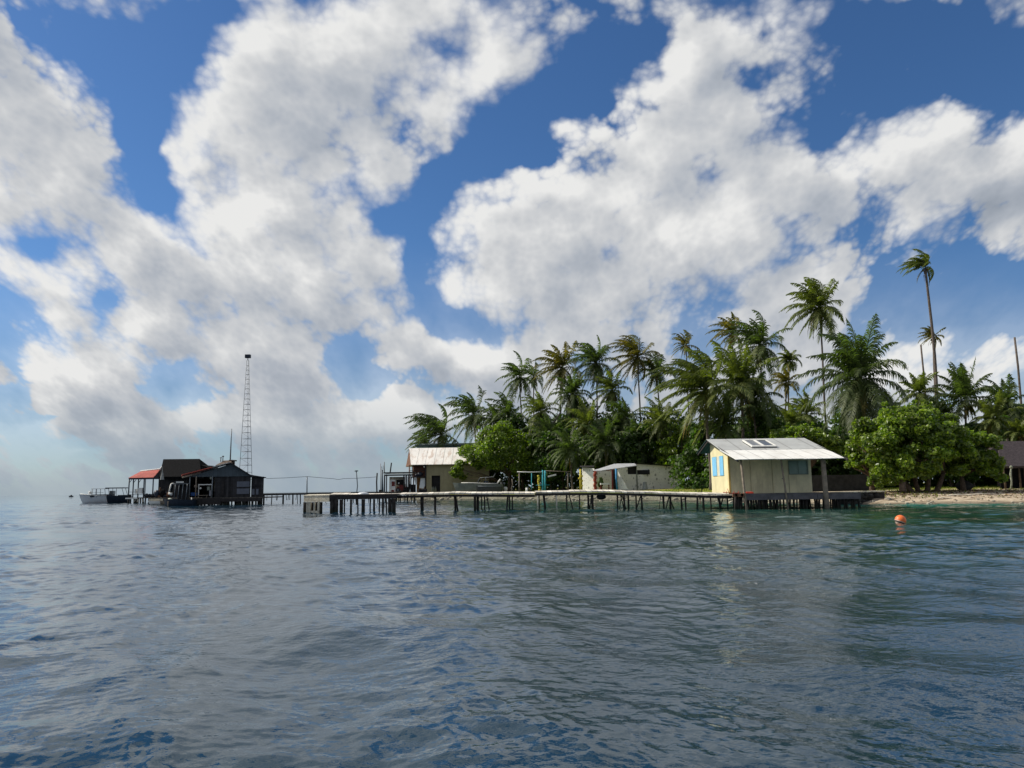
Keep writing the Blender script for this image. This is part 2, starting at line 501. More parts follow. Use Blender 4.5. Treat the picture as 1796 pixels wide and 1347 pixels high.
# ------------------------------------------------------------------ water
def build_water():
    nr, na = 1500, 940
    r = np.concatenate([np.geomspace(2.2, 330, nr), np.geomspace(345, 14000, 60)])
    a = np.concatenate([np.linspace(-180, -46, 70)[:-1], np.linspace(-46, 46, na), np.linspace(46, 180, 70)[1:]]) 
    a = np.radians(a)
    A, Rr = np.meshgrid(a, r)
    x = Rr * np.sin(A); y = Rr * np.cos(A)
    cr_ = np.gradient(r)[:, None]
    ca = Rr * np.gradient(a)[None, :]
    cell = np.maximum(cr_, ca)
    rs = np.random.RandomState(11)
    z = np.zeros_like(x); dx = np.zeros_like(x); dy = np.zeros_like(x)
    # gusts: where the short waves are strong or nearly absent
    gust = vnoise(x * 0.35 + 40, y + 40, 5, 0.10, 4, 0.55)
    gust = np.clip((gust - 0.36) / 0.28, 0, 1)
    gust2 = np.clip((vnoise(x * 0.6 + 90, y + 11, 6, 0.45, 3) - 0.3) / 0.4, 0, 1)
    calm = 0.42 + 0.80 * gust
    N = 100
    lam = np.geomspace(0.085, 8.0, N) * np.exp(rs.uniform(-.03, .03, N))
    main = R(200)       # travelling left and slightly towards the camera
    for i, L in enumerate(lam):
        w = np.clip((L / cell - 2.2) / 2.5, 0, 1)
        rows = np.where(w.max(1) > 0)[0]
        if len(rows) == 0: continue
        q = slice(rows[0], rows[-1] + 1)
        spread = 0.45 if L > 2 else 0.75
        th = main + rs.normal(0, spread) + (R(55) if i % 5 == 0 else 0)
        k = 2 * math.pi / L
        if L < 1.0: s = 0.034
        elif L < 3.5: s = 0.018
        else: s = 0.0075
        amp = s / k
        mod = calm[q] * (0.55 + 0.45 * gust2[q]) if L < 2.0 else (0.75 + 0.25 * calm[q])
        # wave groups, so that no train of crests runs on for ever
        env = 0.55 + 0.9 * vnoise(x[q] * 0.9 + 31 * i, y[q] * 0.9 + 7 * i, 20 + i % 9, 0.22 / L ** 0.6, 2)
        ph = k * (x[q] * math.cos(th) + y[q] * math.sin(th)) + rs.uniform(0, 6.28)
        am = amp * w[q] * mod * env
        sn = np.sin(ph); cs = np.cos(ph)
        z[q] += am * sn
        dx[q] += am * cs * math.cos(th) * 0.9
        dy[q] += am * cs * math.sin(th) * 0.9
    z *= 1.0
    V = np.stack([x + dx, y + dy, z], -1).reshape(-1, 3)
    nn, mm = len(r), len(a)
    i = np.arange(nn * mm).reshape(nn, mm)
    F = np.stack([i[:-1, :-1], i[:-1, 1:], i[1:, 1:], i[1:, :-1]], -1)
    cen = F.reshape(-1, 4)[:, ::-1]
    m = bpy.data.materials.new("lagoon_water"); m.use_nodes = True
    n = NT(m.node_tree); n.n.clear()
    out = n.new('ShaderNodeOutputMaterial')
    bs = n.new('ShaderNodeBsdfPrincipled', {'IOR': 1.41, 'Specular Tint': (0.80, 0.97, 1.0, 1.0), 'Specular IOR Level': 0.5})
    g = n.new('ShaderNodeNewGeometry'); pos = g.outputs['Position']
    px, py, pz = n.sep(pos)
    # depth of the lagoon: shallow green shelf along the island, deep blue out to the left
    n1 = n.noise(pos, 0.07, 4, 0.55, dim='3D')
    t = n.m('MULTIPLY_ADD', n.m('SUBTRACT', n1, 0.5), 26.0, n.m('MULTIPLY_ADD', py, 0.25, px))
    shelf = n.rng(t, 4.0, 34.0)
    deep = n.mix(shelf, (0.006, 0.026, 0.046), (0.014, 0.058, 0.044))
    # distance from the beach on the right
    sh = n.m('MULTIPLY', n.rng(py, 47.0, 58.0), n.rng(px, 14.0, 30.0))
    col = n.mix(sh, deep, (0.025, 0.20, 0.17))
    sh2 = n.m('MULTIPLY', n.rng(py, 62.0, 95.0), n.rng(px, -14.0, 6.0))
    col = n.mix(n.m('MULTIPLY', sh2, 0.8), col, (0.055, 0.10, 0.07))
    n.put(bs.inputs['Base Color'], col)
    n.put(bs.inputs['Roughness'], 0.03)
    # finest ripples
    e = n.vm('MULTIPLY', pos, (1.0, 1.25, 1.0))
    r1 = n.noise(e, 9.0, 3, 0.55, dim='3D')
    r2 = n.noise(e, 2.6, 3, 0.5, dim='3D')
    gm = n.rng(n.noise(n.vm('MULTIPLY', pos, (0.35, 1.0, 1.0)), 0.10, 4, 0.55, dim='3D'), 0.38, 0.62, 0.25, 1.0)
    h = n.m('MULTIPLY_ADD', r1, 0.013, n.m('MULTIPLY', r2, 0.028))
    far = n.rng(py, 45.0, 160.0)
    r3 = n.noise(n.vm('MULTIPLY', pos, (0.6, 1.0, 1.0)), 0.75, 4, 0.6, dim='3D')
    h = n.m('MULTIPLY_ADD', n.m('MULTIPLY', r3, far), 0.15, h)
    bn = n.new('ShaderNodeBump', {'Distance': 1.0, 'Height': h, 'Strength': gm})
    n.l.new(bn.outputs[0], bs.inputs['Normal'])
    n.l.new(bs.outputs[0], out.inputs[0])
    o = mesh_np("water", V, cen, m, smooth=True)
    tag(o, kind='structure')
    # the patch below the camera
    return o

# ------------------------------------------------------------------ shared materials
def corr_fn(axis, freq, depth=0.6, rust=0.0, rcol=(0.25, 0.11, 0.05), seam=0.0):
    """corrugated sheet: ribs as a bump along one axis, joints between sheets, rust patches"""
    def fn(n, v, base, bs):
        g = n.new('ShaderNodeNewGeometry').outputs['Position']
        c = n.sep(g)[axis]
        w = n.m('SINE', n.m('MULTIPLY', c, freq * 2 * math.pi))
        bn = n.new('ShaderNodeBump', {'Strength': depth, 'Distance': 0.02, 'Height': w})
        n.l.new(bn.outputs[0], bs.inputs['Normal'])
        if rust:
            r = n.noise(n.vm('MULTIPLY', g, (2.0, .5, .5) if axis == 0 else (.5, 2.0, .5)), 0.9, 5, 0.65, dim='3D')
            base = n.mix(n.m('MULTIPLY', n.rng(r, 0.48, 0.68), rust), base, rcol)
        if seam:
            fr = n.m('FRACT', n.m('MULTIPLY', c, seam))
            base = n.mix(n.m('LESS_THAN', fr, 0.05), base, n.mix(0.6, base, (0.12, 0.11, 0.10)))
        return base
    return fn

def plank_fn(axis, width, dark=0.5, vary=0.35):
    """boards: thin dark joints and a different tone for every board"""
    def fn(n, v, base, bs):
        g = n.new('ShaderNodeNewGeometry').outputs['Position']
        c = n.m('MULTIPLY', n.sep(g)[axis], 1.0 / width)
        fr = n.m('FRACT', c)
        wn = n.new('ShaderNodeTexWhiteNoise', noise_dimensions='1D'); n.put(wn.inputs['W'], n.m('FLOOR', c))
        k = n.m('MULTIPLY_ADD', wn.outputs[0], vary * 2, 1 - vary)
        base = n.mix(1.0, base, n.xyz(k, k, k), 'MULTIPLY')
        return n.mix(n.m('LESS_THAN', fr, 0.09), base, n.mix(dark, base, (0.01, 0.01, 0.01)))
    return fn

def streak_fn(col, amt=0.5, scale=1.6):
    """rain streaks and grime running down a wall"""
    def fn(n, v, base, bs):
        g = n.new('ShaderNodeNewGeometry').outputs['Position']
        r = n.noise(n.vm('MULTIPLY', g, (1, 1, 0.18)), scale, 5, 0.7, dim='3D')
        return n.mix(n.m('MULTIPLY', n.rng(r, 0.45, 0.72), amt), base, col)
    return fn

def tide_fn(n, v, base, bs):
    g = n.new('ShaderNodeNewGeometry').outputs['Position']
    z = n.m('MULTIPLY_ADD', n.m('SUBTRACT', n.noise(g, 3.0, 2, dim='3D'), 0.5), 0.25, n.sep(g)[2])
    return n.mix(n.rng(z, 0.12, 0.34, 1, 0), base, (0.022, 0.026, 0.018))

def spots_fn(n, v, base, bs):
    g = n.new('ShaderNodeNewGeometry').outputs['Position']
    vo = n.new('ShaderNodeTexVoronoi', {'Scale': 1.55, 'Vector': n.vm('MULTIPLY', g, (1, 1, 0.8)), 'Randomness': 1.0}, feature='F1')
    vo2 = n.new('ShaderNodeTexVoronoi', {'Scale': 3.3, 'Vector': g}, feature='F1')
    f = n.noise(g, 6.0, 3, dim='3D')
    d1 = n.m('MULTIPLY_ADD', f, 0.30, vo.outputs['Distance'])
    d2 = n.m('MULTIPLY_ADD', f, 0.25, vo2.outputs['Distance'])
    base = n.mix(n.rng(d1, 0.32, 0.42, 0.6, 0), base, (0.06, 0.055, 0.05))
    return n.mix(n.rng(d2, 0.26, 0.33, 0.7, 0), base, (0.10, 0.085, 0.075))

M = {}
def build_mats():
    M['pile'] = mat('weathered_pile', (0.032, 0.028, 0.026), 0.95, 0.4, 3, fn=tide_fn)
    M['pile_pale'] = mat('pale_concrete_pile', (0.42, 0.39, 0.32), 0.95, 0.25, 3, fn=tide_fn)
    M['beam'] = mat('dark_timber', (0.030, 0.027, 0.027), 0.9, 0.35, 4)
    M['deck'] = mat('pale_deck_boards', (0.66, 0.61, 0.53), 0.9, 0.35, 1.2, fn=plank_fn(0, 0.42, 0.7, 0.30))
    M['deck_dark'] = mat('dark_deck_boards', (0.10, 0.088, 0.075), 0.9, 0.3, 3, fn=plank_fn(0, 0.2))
    M['concrete'] = mat('cream_concrete', (0.56, 0.52, 0.42), 0.95, 0.22, 2.2, bump=0.5, fn=streak_fn((0.10, 0.085, 0.06), 0.6))
    M['yellow'] = mat('yellow_board', (0.72, 0.65, 0.40), 0.8, 0.08, 1.3, fn=streak_fn((0.36, 0.30, 0.16), 0.30))
    M['cream'] = mat('cream_board', (0.74, 0.69, 0.47), 0.85, 0.10, 1.0, fn=streak_fn((0.22, 0.19, 0.12), 0.35))
    M['blue'] = mat('sky_blue_shutter', (0.20, 0.50, 0.76), 0.7, 0.10, 2)
    M['greyblue'] = mat('grey_blue_shutter', (0.30, 0.40, 0.38), 0.8, 0.12, 2)
    M['roof_grey'] = mat('grey_corrugated_iron', (0.42, 0.43, 0.42), 0.55, 0.10, 0.8, spec=0.5, fn=corr_fn(0, 7, 0.5, 0.25, (0.20, 0.17, 0.14), seam=0.55))
    M['roof_white'] = mat('white_corrugated_iron', (0.80, 0.79, 0.75), 0.5, 0.06, 0.8, spec=0.5, fn=corr_fn(0, 7, 0.5, 0.18, (0.30, 0.24, 0.17), seam=1.02))
    M['roof_rusty'] = mat('worn_white_iron', (0.86, 0.82, 0.76), 0.35, 0.08, 0.6, spec=0.6, fn=corr_fn(0, 5, 0.3, 0.55, (0.42, 0.24, 0.14), seam=0.7))
    M['roof_red'] = mat('red_painted_iron', (0.38, 0.075, 0.055), 0.6, 0.2, 0.8, fn=corr_fn(0, 4, 0.4, 0.25))
    M['roof_green'] = mat('dark_green_iron', (0.035, 0.065, 0.065), 0.5, 0.15, 1.0, fn=corr_fn(0, 4, 0.4))
    M['slate'] = mat('slate_blue_gable', (0.060, 0.078, 0.092), 0.8, 0.15, 1.2, fn=plank_fn(0, 0.5, 0.3, 0.08))
    M['planks'] = mat('dark_upright_planks', (0.030, 0.029, 0.031), 0.9, 0.3, 2, fn=plank_fn(0, 0.28, 0.7, 0.4))
    M['thatch'] = mat('dark_thatch', (0.012, 0.012, 0.013), 1.0, 0.5, 9, bump=0.8, spec=0.05)
    M['brown'] = mat('brown_wood', (0.17, 0.085, 0.05), 0.85, 0.35, 3)
    M['gwood'] = mat('grey_brown_post', (0.23, 0.19, 0.15), 0.9, 0.25, 4)
    M['white'] = mat('chalky_white', (0.72, 0.71, 0.67), 0.6, 0.08, 2)
    M['gel'] = mat('white_gelcoat', (0.62, 0.65, 0.68), 0.3, 0.06, 1, spec=0.5)
    M['black'] = mat('black_rubber', (0.016, 0.017, 0.02), 0.6, 0.3, 4)
    M['navy'] = mat('dark_navy_paint', (0.02, 0.028, 0.045), 0.5, 0.3, 2)
    M['steel'] = mat('galvanised_steel', (0.16, 0.18, 0.20), 0.5, 0.2, 4, metal=0.3)
    M['red'] = mat('red_paint', (0.55, 0.06, 0.035), 0.6, 0.25, 3)
    M['maroon'] = mat('dull_red_paint', (0.16, 0.03, 0.025), 0.7, 0.3, 3)
    M['turq'] = mat('turquoise_paint', (0.05, 0.36, 0.42), 0.7, 0.15, 3)
    M['bluepost'] = mat('blue_paint', (0.05, 0.22, 0.42), 0.7, 0.2, 3)
    M['ypost'] = mat('yellow_paint', (0.56, 0.46, 0.05), 0.7, 0.2, 3)
    M['spot'] = mat('spotted_whitewash', (0.78, 0.76, 0.70), 0.9, 0.08, 1, fn=spots_fn)
    M['hutgrey'] = mat('grey_hut_roof', (0.40, 0.41, 0.43), 0.6, 0.08, 1, fn=corr_fn(0, 5, 0.4))
    M['glassd'] = mat('dark_glass', (0.02, 0.028, 0.035), 0.12, 0.2, 1, spec=0.6)
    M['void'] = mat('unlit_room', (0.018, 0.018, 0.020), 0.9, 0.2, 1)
    M['hullgrey'] = mat('grey_green_hull', (0.20, 0.22, 0.185), 0.55, 0.25, 1.5, fn=streak_fn((0.10, 0.10, 0.08), 0.5))
    M['olive'] = mat('olive_render', (0.34, 0.31, 0.20), 0.9, 0.10, 0.8, fn=streak_fn((0.14, 0.12, 0.08), 0.4))
    M['cloth'] = mat('pale_cloth', (0.66, 0.72, 0.78), 0.9, 0.06, 2)
    M['stone'] = mat('coral_stone', (0.34, 0.31, 0.25), 0.95, 0.4, 3, bump=0.8)
    M['dstone'] = mat('dark_stone', (0.032, 0.032, 0.030), 0.95, 0.4, 2, bump=0.6)
    M['orange'] = mat('orange_plastic', (0.80, 0.16, 0.03), 0.45, 0.08, 4, spec=0.5)
    M['trunk'] = mat('palm_bark', (0.13, 0.105, 0.09), 0.95, 0.35, 5, bump=0.6)
    M['bark'] = mat('tree_bark', (0.12, 0.085, 0.06), 0.95, 0.35, 5, bump=0.6)
    M['dry'] = mat('dry_frond', (0.42, 0.30, 0.10), 0.9, 0.35, 2, island=0.5, transl=(0.8, 0.6, 0.3))
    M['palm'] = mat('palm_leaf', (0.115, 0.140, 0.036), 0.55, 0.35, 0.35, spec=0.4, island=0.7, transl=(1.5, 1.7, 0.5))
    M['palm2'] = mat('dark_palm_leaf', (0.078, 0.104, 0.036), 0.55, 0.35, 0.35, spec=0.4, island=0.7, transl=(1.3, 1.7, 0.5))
    M['palm3'] = mat('yellowing_palm_leaf', (0.11, 0.125, 0.03), 0.6, 0.4, 0.5, col2=(0.19, 0.16, 0.04), spec=0.4, island=0.7, transl=(1.5, 1.5, 0.4))
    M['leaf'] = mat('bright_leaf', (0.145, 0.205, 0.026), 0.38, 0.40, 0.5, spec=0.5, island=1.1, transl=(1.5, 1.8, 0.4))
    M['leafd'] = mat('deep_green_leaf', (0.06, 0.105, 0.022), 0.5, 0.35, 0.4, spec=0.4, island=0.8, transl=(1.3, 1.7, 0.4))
    M['rope'] = mat('dark_cable', (0.02, 0.02, 0.022), 0.7, 0.2, 5)
build_mats()

# ------------------------------------------------------------------ yellow stilt house
def roof_plane(x0, x1, Ya, Za, Yb, Zb, mb, t=0.05, sag=None):
    mb.slab((x0, Ya, Za), (x1, Ya, Za), (x1, Yb, Zb), (x0, Yb, Zb), t)

def build_house():
    h = thing('stilt_house', 'yellow and cream stilt house with white tin roof at the end of the pier', 'house', (18.5, 56, 1.0))
    x0, x1 = 15.5, 21.45                     # outer wall faces
    yf, yb = 55.8, 60.7
    fl = 1.03
    # gable wall (left): yellow, pentagon with thickness; window left out as an opening
    def zroof(y):
        return 5.17 - (59.5 - y) * 0.2575 if y <= 59.5 else 5.17 - (y - 59.5) * 0.265
    g = MB()
    wy0, wy1, wz0, wz1 = 57.0, 60.15, 2.33, 3.80
    t = 0.1
    def seg(ya, yb_, za, zb_):               # zb may be a function
        f = zb_ if callable(zb_) else (lambda y: zb_)
        g.hexa([(x0, yb_, za), (x0, ya, za), (x0 + t, ya, za), (x0 + t, yb_, za), (x0, yb_, f(yb_)), (x0, ya, f(ya)), (x0 + t, ya, f(ya)), (x0 + t, yb_, f(yb_))])
    top = lambda y: zroof(y) - 0.07
    seg(yf, wy0, fl, top); seg(wy1, yb, fl, top); seg(wy0, wy1, fl, wz0)
    seg(wy0, 59.5, wz1, top); seg(59.5, wy1, wz1, top)
    gw = g.build('gable_wall', M['yellow'], h, 'sunlit yellow gable wall')
    w = MB().box(x1 - t, x1, yf, yb, fl, 4.0)
    w.box(x0 + t, x1 - t, yb - t, yb, fl, 4.3)
    # front wall of cream sheets, butted panels with fine battens
    fw = MB()
    xs = [x0 + t, 17.05, 18.62, 19.86, 21.2, x1 - t]
    fw.box(x0 + t, 19.86, yf, yf + t, fl, 4.05)
    fw.box(21.2, x1 - t, yf, yf + t, fl, 4.05); fw.box(19.86, 21.2, yf, yf + t, fl, 2.36); fw.box(19.86, 21.2, yf, yf + t, 3.3, 4.05)
    fw.build('front_wall', M['cream'], h)
    w.build('wall', M['cream'], h)
    for xx in (17.05, 18.62, 19.80): MB().box(xx - 0.015, xx + 0.02, yf - 0.02, yf - 0.002, fl, 3.9).build('batten', mat('batten', (0.40, 0.37, 0.25), 0.9, 0.2, 3), h)
    co = MB().box(x0 - 0.02, x0 + 0.1, yf - 0.04, yf + 0.03, fl, 4.0); co.build('corner_board', mat('ochre_board', (0.66, 0.46, 0.14), 0.8, 0.12, 2), h)
    d = MB().box(18.66, 19.42, yf - 0.03, yf - 0.005, fl + 0.02, 3.15); dd = d.build('door', M['cream'], h)
    MB().ball((19.32, yf - 0.06, 2.05), 0.04, 8).build('handle', M['steel'], dd)
    wi = MB().box(19.86, 21.2, yf + 0.03, yf + 0.06, 2.36, 3.3); wi = wi.build('window', M['greyblue'], h)
    fr = MB()
    for a in ((19.82, 19.88, 2.32, 3.34), (21.18, 21.24, 2.32, 3.34)): fr.box(a[0], a[1], yf - 0.035, yf - 0.003, a[2], a[3])
    fr.box(19.88, 21.18, yf - 0.033, yf - 0.004, 2.32, 2.38); fr.box(19.88, 21.18, yf - 0.033, yf - 0.004, 3.28, 3.34); fr.box(20.51, 20.54, yf - 0.03, yf - 0.004, 2.38, 3.28)
    fr.build('frame', mat('green_grey_trim', (0.20, 0.25, 0.22), 0.8, 0.1, 3), wi)
    # window in the gable with two open blue shutters
    gwn = MB().box(x0 + 0.04, x0 + 0.07, wy0, wy1, wz0, wz1).build('window', mat('pale_blind', (0.62, 0.60, 0.46), 0.8, 0.1, 2), h)
    for (a, b) in ((57.0, 58.0), (58.85, 60.1)):
        MB().box(x0 - 0.05, x0 - 0.01, a, b, wz0 + 0.02, wz1 - 0.02).build('shutter', M['blue'], h)
    MB().box(x0 - 0.02, x0 + 0.02, 58.02, 58.83, wz0, wz1).build('window_blind', mat('pale_blind', (0.62, 0.60, 0.46)), h)
    # roof
    up = MB(); roof_plane(14.95, 22.5, 55.5, 4.14, 59.5, 5.17, up, 0.04)
    lo = MB(); 
    # the lower sheets, each a little out of line
    rg = random.Random(5)
    xs = np.linspace(14.85, 22.05, 9)
    pts_t = [(14.9 + (22.5 - 14.9) * k / 8) for k in range(9)]
    for k in range(8):
        e = rg.uniform(-0.06, 0.06); zz = rg.uniform(-0.015, 0.015)
        lo.slab((xs[k], 51.5 + e, 3.32 + zz), (xs[k + 1] + 0.02, 51.5 + e, 3.32 + zz + 0.006), (pts_t[k + 1] + 0.02, 55.72, 4.17), (pts_t[k], 55.72, 4.16), 0.035)
    ru = up.build('roof', M['roof_grey'], h, 'grey upper roof sheets')
    rl = lo.build('roof', M['roof_white'], h, 'bright white lower roof sheets over the porch')
    re = MB(); re.slab((14.95, 59.5, 5.17), (22.5, 59.5, 5.17), (22.5, 63.0, 4.25), (14.95, 63.0, 4.25), 0.04); re.build('roof', M['roof_green'], h, 'shaded rear roof slope')
    fa = MB()
    for xx in (15.02, 22.35):
        fa.slab((xx, 59.46, 5.10), (xx + 0.06, 59.46, 5.10), (xx + 0.06, 62.9, 4.19), (xx, 62.9, 4.19), 0.14)
        fa.slab((xx, 51.7, 3.29), (xx + 0.06, 51.7, 3.29), (xx + 0.06, 59.42, 5.08), (xx, 59.42, 5.08), 0.14)
    for (yy, zz) in ((53.0, 3.52), (55.0, 3.93), (57.2, 4.50)): fa.box(15.1, 22.3, yy, yy + 0.08, zz - 0.14, zz - 0.03)
    fa.build('rafter', M['beam'], h)
    # porch posts stand on the sea bed through the deck
    for (pa, pb, pc, r) in ((1302, 1306, 1309, 0.075), (1373, 1378, 1381, 0.06), (1447, 1448, 1449, 0.16)):
        Yp = 52.1
        MB().tube([(X(pa, Yp), Yp, 3.32), (X(pb, Yp), Yp, 1.05), (X(pc, Yp), Yp, -0.4)], [r, r * 1.05, r * 1.1], 7).build('porch_post', M['gwood'], h)
    # the platform: deck, edge beam, row of stilts
    p = MB().box(14.9, 23.2, 52.25, 61.5, 0.93, 1.02); p.build('floor', M['deck_dark'], h)
    ge = mat('grey_edge_board', (0.105, 0.10, 0.11), 0.9, 0.25, 2); MB().box(15.4, 20.35, 52.16, 52.24, 0.62, 1.05).build('edge_beam', ge, h); MB().box(20.37, 23.25, 52.13, 52.23, 0.60, 0.98).build('edge_beam', ge, h); MB().box(14.9, 23.2, 57, 57.15, 0.7, 0.92).build('joist', ge, h)
    rg = random.Random(8)
    xx = 14.95
    while xx < 23.25:
        Yp = 52.35 + rg.uniform(0, 0.25)
        r = rg.uniform(0.05, 0.10)
        lean = rg.uniform(-0.10, 0.10)
        MB().tube([(xx, Yp, 0.93), (xx + lean * .5, Yp, 0.4), (xx + lean, Yp, -0.6)], [r, r * 0.95, r * 1.1], 6).build('stilt', M['pile'], h)
        if rg.random() < 0.5:
            MB().tube([(xx + 0.1, Yp + 3.0, 0.93), (xx + 0.1 + lean, Yp + 3.0, -0.6)], r, 6).build('stilt', M['pile'], h)
        xx += rg.uniform(0.17, 0.31)
    # solar panel lies on the roof
    s = thing('solar_panel', 'small two pane solar panel lying on the grey upper roof of the yellow stilt house', 'solar panel', (18.2, 57.2, 4.65))
    def rp(x, y, dz): return (x, y, 5.17 - (59.5 - y) * 0.2575 + dz)
    def q(xa, xb, ya, yb_, dz, tt, mb):
        mb.slab(rp(xa, ya, dz), rp(xb, ya, dz), rp(xb, yb_, dz), rp(xa, yb_, dz), tt)
    X0, X1, Y0, Y1 = 17.35, 19.15, 56.0, 58.3
    fm = MB()
    for (a, b_, c, d_) in ((X0, X0 + .12, Y0, Y1), (X1 - .10, X1, Y0, Y1), (18.15, 18.33, Y0, Y1)): q(a, b_, c, d_, 0.16, 0.10, fm)
    q(X0 + .12, 18.15, Y0, Y0 + .16, 0.16, 0.10, fm); q(18.33, X1 - .10, Y0, Y0 + .16, 0.16, 0.10, fm)
    q(X0 + .12, 18.15, Y1 - .14, Y1, 0.16, 0.10, fm); q(18.33, X1 - .10, Y1 - .14, Y1, 0.16, 0.10, fm)
    fm.build('frame', M['white'], s)
    pn = MB(); q(X0 + .12, 18.15, Y0 + .16, Y1 - .14, 0.12, 0.04, pn); pn.build('pane', mat('grey_pane', (0.16, 0.17, 0.18), 0.3, 0.2, 2), s, 'greyer pane')
    pn = MB(); q(18.33, X1 - .10, Y0 + .16, Y1 - .14, 0.12, 0.04, pn); pn.build('pane', M['glassd'], s, 'dark pane')
    bm = MB(); q(X0, X1, Y0, Y1, 0.055, 0.05, bm); bm.build('backing', M['black'], s)
    # red things on the deck
    Yp = 52.7
    k = MB().tube([(X(1268, Yp), Yp, 1.16), (X(1283, Yp), Yp, 1.09), (X(1300, Yp), Yp + .2, 1.10)], 0.025, 5)
    for u in (1273, 1279, 1286, 1294): k.tube([(X(u, Yp), Yp, 1.02), (X(u + 1.5, Yp), Yp, 1.24)], 0.018, 5)
    k.tube([(X(1276, Yp), Yp, 1.40), (X(1279, Yp), Yp, 1.05)], 0.02, 5)
    tag(k.build('metal_rack', M['red']), 'low rusty red metal rack on the deck beside the left porch post', 'rack')
    k = MB().slab((X(1309, Yp), Yp, 1.14), (X(1321.5, Yp), Yp, 1.14), (X(1321.5, Yp), Yp + .5, 1.17), (X(1309, Yp), Yp + .5, 1.17), 0.09)
    k.slab((X(1306, Yp), Yp + 0.02, 1.09), (X(1309, Yp), Yp + 0.02, 1.12), (X(1309, Yp), Yp + .45, 1.12), (X(1306, Yp), Yp + .45, 1.09), 0.05)
    tag(k.build('paddle_board', M['red']), 'red board lying flat on the deck right of the left porch post', 'board')
    k = MB()
    for (u, zz, ww) in ((1285, 0.98, .3), (1289, 1.0, .2), (1294, 0.97, .35), (1299, 1.0, .25)):
        k.box(X(u, 52), X(u, 52) + ww, 52.0, 52.14, zz - 0.12, zz + 0.08)
    tag(k.build('broken_planks', M['brown']), 'broken brown plank ends hanging where the pier meets the house deck', 'planks')

